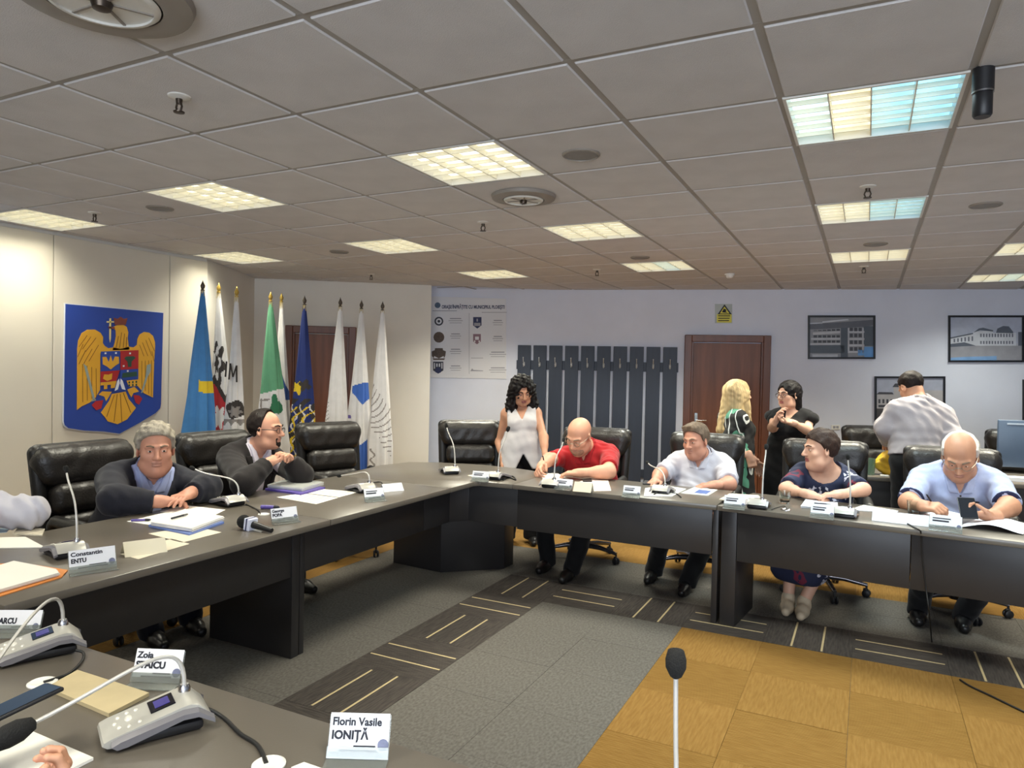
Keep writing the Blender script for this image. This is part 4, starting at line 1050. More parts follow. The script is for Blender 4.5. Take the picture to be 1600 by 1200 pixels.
# 6 man in white shirt
hd = aty(1087, 689, 5.4)
P6 = person('brown haired man in a white short sleeved shirt, eyes cast down', hd, (hd.x+0.02, 5.52, 0.46), 181, 160, -8, 3, 1.02, 1.05, 1.2, 0.6, mk_red,
    arms=dict(R=dict(elbow=aty(1031, 742, 5.25), wrist=aty(1024, 752, 5.06), dir=(-0.1, -1, -0.1), palm=(0.3, 0, -1), pose='rest'), L=dict(elbow=aty(1139, 757, 5.2), wrist=aty(1118, 758, 5.06), dir=(-1, -0.4, -0.05), palm=(0, 0, -1), pose='rest')),
    feet=[(-1.40, 5.23), (-1.11, 5.07)], top=dict(m=mc_white, sleeve=0.85, g=0.022, nr=0.08, v=0.12, vw=0.05, collar=mc_white, wr=0.006), hair=dict(kind='short', m=mh_brown, th=0.013, amp=0.003, flop=0.01), trousers=dict(m=mc_black), brow=mh_brown, jowl=0.6, neckr=1.1)
# 7 blond woman
def patterned(name, kind):
    m = bpy.data.materials.new(name); m.use_nodes = True; nt = m.node_tree; b = nt.nodes['Principled BSDF']; b.inputs['Roughness'].default_value = 0.8
    N = nt.nodes.new; tc = N('ShaderNodeTexCoord'); mp = N('ShaderNodeMapping'); nt.links.new(tc.outputs['Object'], mp.inputs[0])
    def mixc(fac, a, b_):
        x = N('ShaderNodeMix'); x.data_type = 'RGBA'; nt.links.new(fac, x.inputs[0])
        for s_, v in ((x.inputs[6], a), (x.inputs[7], b_)):
            if isinstance(v, tuple): s_.default_value = (*v, 1)
            else: nt.links.new(v, s_)
        return x.outputs[2]
    def thr(src, lo, hi=None):
        r = N('ShaderNodeValToRGB'); r.color_ramp.interpolation = 'CONSTANT'; e = r.color_ramp.elements; e[0].color = (0, 0, 0, 1); e[1].position = lo; e[1].color = (1, 1, 1, 1)
        if hi: q = e.new(hi); q.color = (0, 0, 0, 1)
        nt.links.new(src, r.inputs[0]); return r.outputs[0]
    if kind == 'dress':
        mp.inputs['Scale'].default_value = (9, 9, 7); mp.inputs['Rotation'].default_value = (0.1, 0.25, 0.4)
        v = N('ShaderNodeTexVoronoi'); v.distance = 'CHEBYCHEV'; v.inputs['Scale'].default_value = 1.0; nt.links.new(mp.outputs[0], v.inputs['Vector'])
        sp = N('ShaderNodeSeparateColor'); nt.links.new(v.outputs['Color'], sp.inputs[0])
        v2 = N('ShaderNodeTexVoronoi'); v2.feature = 'DISTANCE_TO_EDGE'; v2.inputs['Scale'].default_value = 1.0; nt.links.new(mp.outputs[0], v2.inputs['Vector'])
        c = mixc(thr(sp.outputs[0], 0.83), lin('101112'), lin('4f8a72')); 
        w = N('ShaderNodeTexWave'); w.inputs['Scale'].default_value = 0.55; w.inputs['Distortion'].default_value = 3; nt.links.new(mp.outputs[0], w.inputs['Vector'])
        c = mixc(thr(w.outputs[1], 0.955), c, lin('d5d8d2')); nt.links.new(c, b.inputs['Base Color'])
    else:
        mp.inputs['Scale'].default_value = (11, 11, 11)
        v = N('ShaderNodeTexVoronoi'); v.inputs['Scale'].default_value = 1.0; nt.links.new(mp.outputs[0], v.inputs['Vector'])
        n = N('ShaderNodeTexNoise'); n.inputs['Scale'].default_value = 0.42; nt.links.new(mp.outputs[0], n.inputs['Vector'])
        n2 = N('ShaderNodeTexNoise'); n2.inputs['Scale'].default_value = 2.6; nt.links.new(mp.outputs[0], n2.inputs['Vector'])
        mm = N('ShaderNodeMath'); mm.operation = 'MULTIPLY'; nt.links.new(thr(n.outputs[0], 0.56), mm.inputs[0]); nt.links.new(thr(n2.outputs[0], 0.52), mm.inputs[1])
        m3 = N('ShaderNodeMath'); m3.operation = 'MULTIPLY'; nt.links.new(thr(n.outputs[0], 0.36, 0.405), m3.inputs[0]); nt.links.new(thr(n2.outputs[0], 0.40), m3.inputs[1])
        c = mixc(m3.outputs[0], lin('1d2542'), lin('6d2038')); c = mixc(mm.outputs[0], c, lin('c9c8d6')); nt.links.new(c, b.inputs['Base Color'])
    return m
mc_dress = patterned('green_black_print', 'dress'); mc_floral = patterned('navy_flower_print', 'floral')
hd = aty(1154, 617, 6.6)
P7 = person('standing woman with long blond hair in a black and green print dress, seen from behind', hd, (hd.x-0.02, hd.y-0.02, 0.86), -58, -50, 2, 0, 0.98, 1.04, 1.08, 0.1, mk_fair, stand=True, female=True,
    arms=dict(R=dict(wrist=aty(1172, 713, 6.4), dir=(0.25, 0.1, -1), palm=(-0.3, 0.9, 0), pose='fist', hint=(-0.7, -0.2, 0)), L=dict(wrist=hd+V((0.12, 0.28, -0.62)), dir=(0.4, 0.2, -1), palm=(0, -1, 0), pose='hang')),
    top=dict(name='dress_top', m=mc_dress, sleeve=0.72, g=0.022, nr=0.075, hem=-0.12, wr=0.003), skirt=dict(m=mc_dress, z=0.32, r=0.15),
    hair=dict(kind='long', m=mh_blond, th=0.014, amp=0.004, f=60, locks=[((0, -0.05, 0.02), (-0.01, -0.125, -0.30), 0.088, 0.075), ((0.06, -0.03, 0), (0.075, -0.07, -0.28), 0.05, 0.045), ((-0.06, -0.03, 0), (-0.075, -0.09, -0.28), 0.05, 0.045), ((0.062, 0.03, 0.0), (0.085, 0.05, -0.26), 0.035, 0.022)],
              face=((0, 0.125, -0.02), (0.062, 0.075, 0.10))), brow=mh_blond)
# 8 woman in black dress with phone
hd = aty(1232, 617, 6.72); ph8 = aty(1221, 655, 6.42)
P8 = person('standing woman in a black dress with glasses, holding a phone in both hands', hd, (hd.x+0.02, hd.y+0.02, 0.9), 166, 142, -4, 0, 0.98, 1.0, 0.98, 0, mk_fair, stand=True, female=True,
    arms=dict(R=dict(elbow=aty(1207, 668, 6.62), wrist=ph8+V((-0.045, 0.02, -0.02)), dir=(0.3, -0.3, 0.9), palm=(0.8, -0.2, -0.1), pose='rest'), L=dict(elbow=aty(1262, 672, 6.62), wrist=ph8+V((0.085, 0.0, -0.025)), dir=(-1, -0.2, 0.25), palm=(0.0, -0.3, 0.9), pose='grip')),
    top=dict(name='dress_top', m=mc_black, sleeve=0.32, g=0.016, nr=0.075, v=0.16, vw=0.075, hem=-0.12, wr=0.003), skirt=dict(m=mc_black, z=0.25, r=0.15),
    hair=dict(kind='long', m=mh_black, th=0.010, amp=0.003, locks=[((0, -0.06, 0.02), (0.02, -0.09, -0.20), 0.07, 0.05), ((-0.05, -0.04, 0), (-0.05, -0.07, -0.18), 0.04, 0.03)], face=((0, 0.115, -0.035), (0.07, 0.085, 0.115))), brow=mh_black)
glasses(P8, m_gl_dark, 0.021)
for e in (-1, 1):                                   # flared shoulders of the dress
    S = SDF(); S.ell(P8['tp'](e*0.175, -0.005, 0.435), V((0.068, 0.07, 0.055)), M((P8['Rr'], P8['Fw'], P8['T'])).transposed(), 0); P8['child']('dress_shoulder', S.net(0.01), mc_black)
# 9 woman in navy
hd = aty(1281, 703, 5.24)
P9 = person('short haired woman in a navy flowered top, hands together, looking aside', hd, (hd.x+0.0, 5.5, 0.46), 180, 121, -2, 0, 1.0, 1.06, 1.2, 0.5, mk_fair, female=True,
    arms=dict(R=dict(elbow=aty(1228, 764, 5.06), wrist=aty(1262, 772, 4.90), dir=(1, -0.25, -0.12), palm=(0.2, -0.1, -1), pose='rest'), L=dict(elbow=aty(1349, 765, 5.06), wrist=aty(1314, 772, 4.90), dir=(-1, -0.25, -0.12), palm=(-0.2, -0.1, -1), pose='rest')),
    feet=[(-0.43, 5.02), (-0.33, 4.98)], knees=[(-0.42, 5.12, 0.5), (-0.16, 5.12, 0.5)], top=dict(name='blouse', m=mc_floral, sleeve=0.8, g=0.024, nr=0.105, v=0.07, vw=0.06, zc=0.51, wr=0.004), skirt=dict(m=mc_floral, z=0.2, r=0.11),
    hair=dict(kind='short', m=mh_sbrown, th=0.016, amp=0.004, g=((-0.13, -0.10), (-0.05, -0.09), (-0.03, -0.045), (-0.012, -0.01), (0.012, 0.015), (0.03, 0.045), (0.06, 0.066), (0.08, 0.078), (0.095, 0.3), (0.12, 0.4))), brow=mh_sbrown, jowl=0.8, neckr=1.15, shoes=mat('cream_shoe', 'c9b79c', 0.5, noise=0.1, scale=20), rise=0.03)
# 10 standing man seen from behind
hd = aty(1424, 606, 6.42)
P10 = person('standing man in a beige shirt and dark trousers seen from behind, bending forward', hd, (hd.x+0.05, hd.y-0.2, 0.88), 22, 38, -38, 0, 1.0, 1.0, 1.1, 0.2, mk_tan, stand=True, eyes=False,
    arms=dict(R=dict(elbow=aty(1489, 684, 6.28), wrist=aty(1470, 700, 6.6), dir=(-0.3, 1, -0.3), pose='rest'), L=dict(elbow=aty(1383, 668, 6.28), wrist=aty(1387, 692, 6.58), dir=(0, 1, -0.2), pose='rest')),
    top=dict(m=mc_beige, sleeve=1.85, g=0.026, nr=0.078, collar=mc_beige, wr=0.006, hem=0.07), hair=dict(kind='short', m=mh_dark, th=0.008, amp=0.002, g=((-0.13, -0.08), (-0.05, -0.07), (-0.025, -0.02), (0.0, -0.005), (0.02, 0.03), (0.04, 0.075), (0.05, 0.3), (0.12, 0.4))), trousers=dict(m=mc_black, z=0.11))
# 11 balding man in pale polo
hd = aty(1500, 713, 5.12)
P11 = person('balding white haired man in a pale blue polo shirt, writing beside a phone', hd, (hd.x+0.02, 5.46, 0.46), 180, 172, -34, 0, 1.1, 1.16, 1.25, 0.7, mk_tan,
    arms=dict(R=dict(elbow=aty(1420, 785, 5.0), wrist=aty(1440, 790, 4.80), dir=(0.75, -0.6, 0.05), palm=(0.4, 0.2, -0.9), pose='pen'), L=dict(elbow=aty(1577, 792, 4.98), wrist=aty(1549, 806, 4.72), dir=(-1, -0.25, 0.05), palm=(0.1, 0.3, 0.9), pose='grip')),
    feet=[(0.33, 5.25), (0.58, 5.26)], top=dict(m=mc_polo, sleeve=0.86, g=0.02, nr=0.08, v=0.13, vw=0.055, collar=mc_polo, wr=0.005, trim=mc_polot), hair=dict(kind='fringe', m=mh_white, th=0.012, amp=0.003), trousers=dict(m=mc_black), brow=mh_brown, jowl=0.8, neckr=1.15)
glasses(P11, m_gl_gold, 0.018, True)
tpp = P11['tp']
mb = MB()
for z in (0.40, 0.345): mb.ball(tpp(0, 0.135, z)-P11['base'], 0.006, 8)
mb.build('shirt_button', m_ink, P11['root'])
mb = MB(); mb.ball(tpp(-0.075, 0.128, 0.365)-P11['base'], (0.022, 0.012, 0.006), 10); mb.build('chest_emblem', m_ink, P11['root'])
# 12 the hand with the phone at the lower left corner
ph12 = atz(16, 1106, 0.87)
wr12 = atz(-32, 1262, 0.84)
P12 = person('person whose hand and phone reach in at the lower left corner', wr12+V((-0.45, -0.52, 0.33)), wr12+V((-0.47, -0.78, -0.33)), -40, -50, -20, 0, 1.0, None, 1.1, 0.2, mk_tan, low=True,
    arms=dict(R=dict(elbow=wr12+V((-0.12, -0.26, 0.01)), wrist=wr12, dir=(0.35, 0.85, 0.05), palm=(-0.2, -0.1, 0.9), pose='grip'), L=dict(wrist=wr12+V((-0.42, -0.08, -0.03)), dir=(0.6, 0.5, 0), pose='rest')),
    top=dict(m=mc_white, sleeve=0.8, g=0.016, nr=0.085), hair=dict(kind='short', m=mh_dark, th=0.01), trousers=dict(m=mc_black))
# ------------------------------------------------------------------ things on the walls
def plate(name, quad, n, lift, th, m, parent, rim=None):
    """flat piece on a wall: corner points in the wall plane, lifted along n"""
    mb = MB(); k = len(quad); vs = [p+n*lift for p in quad]+[p+n*(lift+th) for p in quad]
    mb.add(vs, [tuple(range(k-1, -1, -1)), tuple(range(k, 2*k))]+[(i, (i+1) % k, k+(i+1) % k, k+i) for i in range(k)])
    return mb.build(name, m, parent)
def plates(name, polys, n, lift, th, m, parent):
    mb = MB()
    for quad in polys:
        k = len(quad); vs = [p+n*lift for p in quad]+[p+n*(lift+th) for p in quad]
        mb.add(vs, [tuple(range(k-1, -1, -1)), tuple(range(k, 2*k))]+[(i, (i+1) % k, k+(i+1) % k, k+i) for i in range(k)])
    o = mb.build(name, m, parent)
    if len(polys) > 1: o['kind'] = 'stuff'
    return o
NX = V((1, 0, 0))
# national coat of arms
def K(*pts): return [V((-5.792, 3.473+(x-108)*0.873/795, 2.014-(y-78-62*(x-108)/795)*0.00102)) for x, y in pts]
crest = empty('coat_of_arms', (0, 0, 0), 0, 'large blue shield board with a golden eagle coat of arms on the cream wall', 'coat of arms')
m_cb = mat('crest_blue', '2b4699', 0.4, noise=0.05, scale=3); m_cg = mat('crest_gold', 'd9a232', 0.45, noise=0.06, scale=6); m_cl = mat('crest_line', '6f4a1e', 0.5, noise=0.05)
m_cr = mat('crest_red', 'a8282c', 0.45, noise=0.06, scale=6); m_cw = mat('crest_white', 'd9dbe2', 0.45, noise=0.03); m_cgr = mat('crest_green', '2b4a3b', 0.5, noise=0.06); m_cs = mat('crest_steel', '8d9a96', 0.4, noise=0.05); m_cbr = mat('crest_crown', '7b4036', 0.45, noise=0.06)
bo = [(103, 78), (905, 140), (893, 960), (885, 995), (845, 1032), (700, 1100), (530, 1168), (400, 1130), (250, 1100), (130, 1062), (105, 1035), (98, 1005)]
plate('backboard', K(*[(540+(x-540)*1.012, 600+(y-600)*1.012) for x, y in bo]), NX, 0.0, 0.012, m_cw, crest)
plate('shield_board', K(*bo), NX, 0.012, 0.006, m_cb, crest)
wl_ = [(190, 925), (188, 440), (195, 370), (220, 310), (265, 283), (320, 283), (365, 310), (385, 345), (383, 395), (400, 420), (430, 440), (470, 432), (525, 450), (525, 480), (365, 480), (365, 780), (325, 850), (280, 880), (225, 900)]
wr_ = [(815, 890), (822, 600), (830, 440), (828, 400), (810, 345), (775, 315), (730, 308), (690, 330), (672, 370), (668, 420), (640, 440), (600, 432), (525, 450), (525, 480), (682, 480), (682, 780), (735, 845)]
hdp = [(462, 458), (480, 400), (490, 340), (488, 292), (470, 276), (452, 270), (495, 248), (540, 240), (578, 262), (592, 310), (587, 360), (602, 458)]
plates('eagle', [K(*wl_), K(*wr_), K(*hdp), K((462, 825), (440, 880), (375, 970), (405, 1010), (430, 1050), (510, 1085), (590, 1055), (635, 1000), (665, 965), (600, 880), (575, 815)),
                 K((355, 820), (385, 795), (460, 805), (440, 840), (415, 880), (400, 840)), K((690, 825), (650, 780), (590, 800), (605, 835), (625, 870), (640, 835))], NX, 0.018, 0.004, m_cg, crest)
ln = []
def seg(a, b, w=4):
    a, b = V(a), V(b); n_ = V((-(b-a).y, (b-a).x)).normalized()*w/2; return K(*(a+n_, b+n_, b-n_, a-n_))
for x in (228, 262, 298, 332): ln.append(seg((x, 560+(x-228)*0.4), (x+4, 868-(x-228)*0.3)))
for x in (712, 742, 772, 798): ln.append(seg((x, 560), (x+3, 800+(x-712)*0.9)))
for q in ((200, 420, 260, 330), (225, 440, 290, 340), (250, 460, 330, 350), (200, 560, 250, 450), (235, 560, 300, 440), (275, 540, 350, 410), (190, 500, 230, 400), (690, 420, 730, 520), (715, 400, 765, 520), (745, 380, 800, 520), (770, 360, 825, 480), (800, 480, 822, 570)): ln.append(seg(q[:2], q[2:]))
for q in ((505, 830, 480, 1060), (530, 830, 545, 1070), (480, 835, 420, 1010), (555, 825, 620, 1000), (490, 440, 510, 340), (520, 440, 535, 310), (550, 440, 560, 320), (575, 440, 578, 350)): ln.append(seg(q[:2], q[2:], 5))
plates('feather_lines', ln, NX, 0.022, 0.0008, m_cl, crest)
plates('blue_field', [K((368, 465), (523, 465), (523, 628), (368, 628)), K((527, 628), (680, 628), (680, 715), (527, 715))], NX, 0.022, 0.003, m_cb, crest)
plates('red_field', [K((527, 465), (680, 465), (680, 626), (527, 626)), K((368, 630), (523, 630), (495, 718), (368, 718)), K((300, 900), (330, 870), (390, 868), (375, 935), (335, 945)), K((640, 850), (690, 860), (718, 890), (690, 940), (660, 920))], NX, 0.022, 0.003, m_cr, crest)
plates('gold_charges', [K((380, 510), (410, 510), (430, 555), (445, 500), (462, 555), (480, 510), (512, 515), (515, 570), (480, 590), (447, 618), (415, 590), (382, 570)), K((385, 690), (395, 655), (430, 660), (460, 650), (455, 700), (420, 712)),
                        K((368, 720), (495, 718), (480, 775), (450, 775), (450, 745), (420, 745), (420, 778), (395, 778), (395, 745), (368, 745)), K((580, 722), (680, 720), (680, 775), (600, 775))], NX, 0.0225, 0.004, m_cg, crest)
plates('dark_charges', [K((557, 530), (575, 515), (635, 515), (655, 530), (620, 560), (618, 605), (590, 605), (585, 560)), K((545, 655), (665, 650), (670, 690), (540, 695))]+[K((x, y), (x+14, y), (x+14, y+18), (x, y+18)) for x in (595, 625, 655) for y in (730, 755)], NX, 0.026, 0.001, m_cgr, crest)
plates('point', [K((522, 690), (585, 805), (465, 805))], NX, 0.025, 0.002, m_cb, crest)
plates('dolphins', [K((500, 720), (515, 700), (520, 740), (505, 790), (480, 800)), K((545, 720), (528, 700), (524, 740), (540, 790), (570, 800))]+[K((x-7, y-7), (x+7, y-7), (x+7, y+7), (x-7, y+7)) for x, y in ((402, 480), (487, 482), (605, 490), (587, 640), (552, 595))], NX, 0.0272, 0.001, m_cw, crest)
plates('crown', [K((478, 246), (468, 185), (500, 195), (525, 176), (550, 195), (582, 188), (568, 246)), K((425, 258), (475, 262), (480, 280), (430, 276))], NX, 0.022, 0.003, m_cbr, crest)
plates('cross', [K((434, 190), (447, 190), (447, 360), (440, 392), (434, 360)), K((412, 214), (470, 214), (470, 226), (412, 226))], NX, 0.022, 0.003, mat('crest_pale_gold', 'dccb8a', 0.45, noise=0.04), crest)
plates('sword_and_mace', [K((232, 555), (258, 580), (326, 860), (310, 862)), K((755, 600), (790, 590), (788, 660), (765, 700), (718, 840), (706, 840), (745, 700)), K((295, 858), (330, 852), (333, 864), (298, 870))], NX, 0.023, 0.003, m_cs, crest)

# twin towns board
board = empty('information_board', (0, 0, 0), 0, 'white information board of twin towns with small town crests and lettering', 'board')
def Q(*pts): return [on4(*p) for p in pts]
def R4(x0, y0, x1, y1): return Q((x0, y0), (x1, y0), (x1, y1), (x0, y1))
m_board = mat('board_white', 'dcdce0', 0.5, noise=0.02, scale=3); m_grey = mat('board_grey', '9a9aa2', 0.6, noise=0.04); m_dk = mat('board_dark', '3a3c46', 0.6, noise=0.05); m_dkb = mat('board_navy', '2d3358', 0.6, noise=0.05); m_brn = mat('board_brown', '5a4c42', 0.6, noise=0.2, scale=40)
plate('board_sheet', Q((671, 463), (791, 467), (791, 592), (669, 590)), n4, 0.001, 0.006, m_board, board)
def F4(px, py, lift=0.0085):
    p = on4(px, py)+n4*lift; y = V((0, 0, 1)); x = d4
    return M(((x.x, y.x, n4.x, p.x), (x.y, y.y, n4.y, p.y), (x.z, y.z, n4.z, p.z), (0, 0, 0, 1)))
lettering('ORAȘE ÎNFRĂȚITE CU MUNICIPIUL PLOIEȘTI', 0.06, m_dkb, F4(690.5, 482), board, 0.002, width=(on4(789, 485)-on4(691, 482)).length)
plates('rule', [R4(676, 485.2, 714, 486.3), R4(753, 487.7, 792, 488.6), R4(733.0, 489, 733.6, 584)], n4, 0.007, 0.001, m_grey, board)
tl_ = []
for x0, ys in ((698, ((497, 22), (521, 17), (545, 18), (571, 18))), (764, ((500, 16), (525, 16), (549.5, 26), (574, 27)))):
    for y, w_ in ys:
        c = x0+14
        for k, (hh, ww) in enumerate(((1.6, w_*0.8), (1.0, w_), (0.8, w_*0.85))): tl_.append(R4(c-ww/2, y+k*3.6, c+ww/2, y+k*3.6+hh))
plates('text_lines', tl_, n4, 0.007, 0.001, m_grey, board)
def ring(px, py, r, r2=0.0, k=14):
    o = [(px+r*math.cos(i*2*math.pi/k), py+r*math.sin(i*2*math.pi/k)) for i in range(k)]
    return [Q(*o)] if not r2 else [Q(o[i], o[(i+1) % k], (px+(o[(i+1) % k][0]-px)*r2/r, py+(o[(i+1) % k][1]-py)*r2/r), (px+(o[i][0]-px)*r2/r, py+(o[i][1]-py)*r2/r)) for i in range(k)]
def shield(px, py, w_, h_): return Q((px-w_, py-h_), (px+w_, py-h_), (px+w_, py+h_*0.45), (px, py+h_), (px-w_, py+h_*0.45))
plates('town_crest', ring(684, 477, 4.6), n4, 0.007, 0.001, mat('board_blue_grey', '55677c', 0.6, noise=0.2, scale=60), board)
plates('town_crest', ring(686, 502, 7, 4.6)+ring(686, 502, 2.2), n4, 0.007, 0.001, m_dk, board)
plates('town_crest', ring(686, 527, 8.5), n4, 0.007, 0.001, m_brn, board)
plates('town_crest', [Q((680, 544), (692, 544), (694, 556), (686, 560), (678, 556)), Q((675, 549), (680, 547), (678, 560), (675, 556)), Q((692, 547), (697, 549), (696, 556), (694, 560)), Q((676, 560), (696, 560), (694, 562.5), (678, 562.5))], n4, 0.007, 0.001, m_brn, board)
plates('town_crest', [shield(685, 574.5, 8, 9.5)], n4, 0.007, 0.001, m_dk, board)
plates('crest_charge', [Q((680, 578), (683, 574), (687, 574), (690, 578), (689, 582), (685, 583.5), (681, 582))], n4, 0.008, 0.001, m_dkb, board)
plates('crest_charge', [R4(678.5, 567, 680, 576), R4(690, 567, 691.5, 576), R4(682, 568, 684, 573), R4(686, 568, 688, 573)], n4, 0.008, 0.001, m_board, board)
plates('town_crest', [shield(746, 504.5, 6.5, 9)], n4, 0.007, 0.001, m_dkb, board)
plates('crest_charge', [R4(741, 504.5, 751, 509.5), R4(744.8, 498, 747, 502.5)], n4, 0.008, 0.001, m_grey, board)
plates('town_crest', [shield(745.5, 530, 6, 8)], n4, 0.007, 0.001, mat('board_pinkish', '8a6d78', 0.6, noise=0.1), board)
plates('crest_charge', [R4(742.5, 526, 748.5, 531), R4(741, 532, 743, 535), R4(748, 532, 750, 535)], n4, 0.008, 0.001, m_board, board)
plates('rule', [R4(736, 559, 755, 559.8), Q((735, 580), (738, 575.5), (740, 578), (755, 579), (755, 580))], n4, 0.007, 0.001, m_grey, board)

# coat rack of ten boards
rack = empty('coat_rack', (0, 0, 0), 0, 'slate blue coat rack of ten tall boards with chrome hooks on the back wall', 'coat rack')
m_slat = mat('slate_board', '2c3546', 0.5, noise=0.08, scale=3, stretch=(8, 8, 0.6))
a_, b_ = flat(on4(808, 545)), flat(on4(1060.5, 545)); zt = on4(930, 541).z; Ln = (b_-a_).length; R4m = M((d4, n4, V((0, 0, 1)))).transposed()
zr = on4(930, 572).z
MB().rbox(a_+d4*Ln/2+n4*0.014+V((0, 0, zr)), (Ln, 0.018, 0.115), 0.002, 1, R4m).build('rail', m_slat, rack)
MB().rbox(a_+d4*Ln/2+n4*0.014+V((0, 0, 0.32)), (Ln, 0.018, 0.1), 0.002, 1, R4m).build('rail', m_slat, rack)
pw = Ln/10
pmesh = MB().rbox((0, 0, 0), (pw*0.835, 0.018, zt-0.12), 0.003, 1, R4m).mesh('plank', m_slat)
hk = MB(); hk.rbox((0, 0, 0), (0.022, 0.006, 0.05), 0.002, 1, R4m)
hk.tube([n4*0.002+V((0, 0, 0.01)), n4*0.05+V((0, 0, 0.03)), n4*0.062+V((0, 0, 0.075))], 0.0055, 8); hk.tube([n4*0.002+V((0, 0, -0.012)), n4*0.035+V((0, 0, -0.03)), n4*0.042+V((0, 0, -0.002))], 0.0055, 8)
hk.ball(n4*0.062+V((0, 0, 0.08)), 0.009, 8); hk.ball(n4*0.042+V((0, 0, 0.0)), 0.009, 8)
hkm = hk.mesh('hook', mat('hook_metal', 'd2d6da', 0.25, 0.35, noise=0.03), 50)
for k in range(10):
    p = a_+d4*(pw*(k+0.5)-pw*0.0)+n4*0.033
    o = link('plank', pmesh, rack); o.location = p+V((0, 0, (zt+0.12)/2))
    o = link('hook', hkm, rack); o.location = p+n4*0.0125+V((0, 0, zr+0.01))

# warning sign
ws = empty('warning_sign', (0, 0, 0), 0, 'small yellow warning notice with a black triangle above the door', 'sign')
m_yel = mat('sign_yellow', 'd8cf45', 0.5, noise=0.03)
plate('sheet', R4(1117, 475, 1144, 505), n4, 0.001, 0.002, mat('sign_backing', 'aeb6b4', 0.5, noise=0.03), ws)
plate('text_panel', R4(1120, 491, 1143, 504), n4, 0.003, 0.001, m_yel, ws)
plate('triangle', Q((1132, 475.5), (1143.5, 491.5), (1121, 491.5)), n4, 0.003, 0.001, m_ink, ws)
plate('triangle_face', Q((1132, 479), (1140, 490), (1124.5, 490)), n4, 0.004, 0.0008, m_yel, ws)
plates('figure', [Q((1128, 488), (1131, 482), (1135, 484), (1134, 487), (1137, 489))], n4, 0.0048, 0.0006, m_ink, ws)
plates('text_lines', [R4(1122, 493+k*3.6, 1141-k, 494.4+k*3.6) for k in range(3)], n4, 0.004, 0.0006, m_ink, ws)

# framed photographs
m_fr = mat('picture_frame', '15171d', 0.35, noise=0.05)
G_ = lambda h: mat('print_'+h, h, 0.35, noise=0.08, scale=12)
def picture(x0, y0, x1, y1, lab):
    t = empty('framed_picture', (0, 0, 0), 0, lab, 'picture', 'framed photographs on the back wall')
    w_ = 3.0
    for q in ((x0, y0, x1, y0+w_), (x0, y1-w_, x1, y1), (x0, y0+w_, x0+w_, y1-w_), (x1-w_, y0+w_, x1, y1-w_)): plate('frame_bar', R4(*q), n4, 0.002, 0.022, m_fr, t)
    plate('print', R4(x0+w_, y0+w_, x1-w_, y1-w_), n4, 0.003, 0.004, G_('b7bac6'), t)
    return t, x0+w_, y0+w_, (x1-x0-2*w_)/100.0, (y1-y0-2*w_)/100.0
def pr(t, fr, polys, lay, m, name='print_area'):
    _, X0, Y0, kx, ky = fr
    plates(name, [Q(*[(X0+x*kx, Y0+y*ky) for x, y in p]) for p in polys], n4, 0.007+0.0006*lay, 0.0005, m, t)
rc = lambda x0, y0, x1, y1: [(x0, y0), (x1, y0), (x1, y1), (x0, y1)]
fr = picture(1262, 493, 1367, 561, 'framed picture of a modern office block, above and left of the standing man'); t = fr[0]
pr(t, fr, [rc(0, 0, 100, 100)], 0, G_('8a8c92')); pr(t, fr, [[(20, 10), (60, 4), (62, 7), (20, 14)], [(0, 14), (20, 13), (20, 17), (0, 17)]], 1, G_('c2c6cf'))
pr(t, fr, [[(0, 17), (50, 12), (100, 6), (100, 20), (85, 24), (10, 30), (0, 30)]], 1, G_('5b5e68')); pr(t, fr, [rc(85, 22, 100, 72), rc(0, 70, 55, 90), rc(49, 26, 60, 100)], 1, G_('4c5560')); pr(t, fr, [rc(86, 74, 100, 100), rc(76, 82, 86, 96)], 2, G_('5f95cf'))
pr(t, fr, [[(5, 38), (48, 34), (48, 40), (5, 44)], [(2, 52), (48, 51), (48, 56), (2, 57)], [(0, 65), (48, 64), (48, 69), (0, 70)], rc(61, 34, 86, 39), rc(61, 52, 86, 57), rc(61, 68, 86, 73), rc(61, 85, 80, 89), rc(4, 93, 44, 100), rc(60, 27, 62, 90), rc(83, 27, 85, 90)], 2, G_('b9bbc2'))
pr(t, fr, [rc(6+k*7.2, 28+(k < 6)*(6-k)*0.8, 11.5+k*7.2, 34) for k in range(6)]+[rc(6+k*7.2, 45, 11.5+k*7.2, 51) for k in range(6)]+[rc(6+k*7.2, 58, 11.5+k*7.2, 64) for k in range(6)]+[rc(63+k*7, y, 68+k*7, y+9) for k in range(3) for y in (26, 41, 58, 75)], 2, G_('3d4048'), 'print_windows')
fr = picture(1481, 493, 1599, 566, 'framed picture of a long white palace under a pale sky, upper right'); t = fr[0]
pr(t, fr, [rc(0, 0, 100, 60)], 0, G_('b5bccf')); pr(t, fr, [rc(0, 66, 100, 100)], 0, G_('9b9ca4')); pr(t, fr, [[(20, 92), (65, 90), (65, 100), (0, 100), (0, 94)]], 1, G_('7fa6d2'))  # blue patch along the bottom is painted glare of a reflection
pr(t, fr, [[(0, 48), (32, 38), (32, 66), (0, 66)], [(32, 34), (60, 30), (60, 66), (32, 66)], rc(60, 36, 92, 66)], 1, G_('cfd3dc')); pr(t, fr, [[(32, 36), (40, 26), (46, 24), (60, 30), (60, 33), (42, 30)], [(64, 36), (66, 26), (74, 20), (82, 21), (88, 34), (88, 37)], [(0, 47), (32, 36), (32, 39), (0, 50)], [(0, 62), (20, 58), (36, 66), (0, 69)], rc(95, 34, 100, 66)], 2, G_('5f6674'))
pr(t, fr, [rc(42+k*4, 38, 44+k*4, 46) for k in range(12)]+[rc(42+k*4, 55, 44+k*4, 62) for k in range(12)]+[rc(5+k*5, 50-k*1.2, 7+k*5, 58-k*0.6) for k in range(6)], 2, G_('6d7382'), 'print_windows')
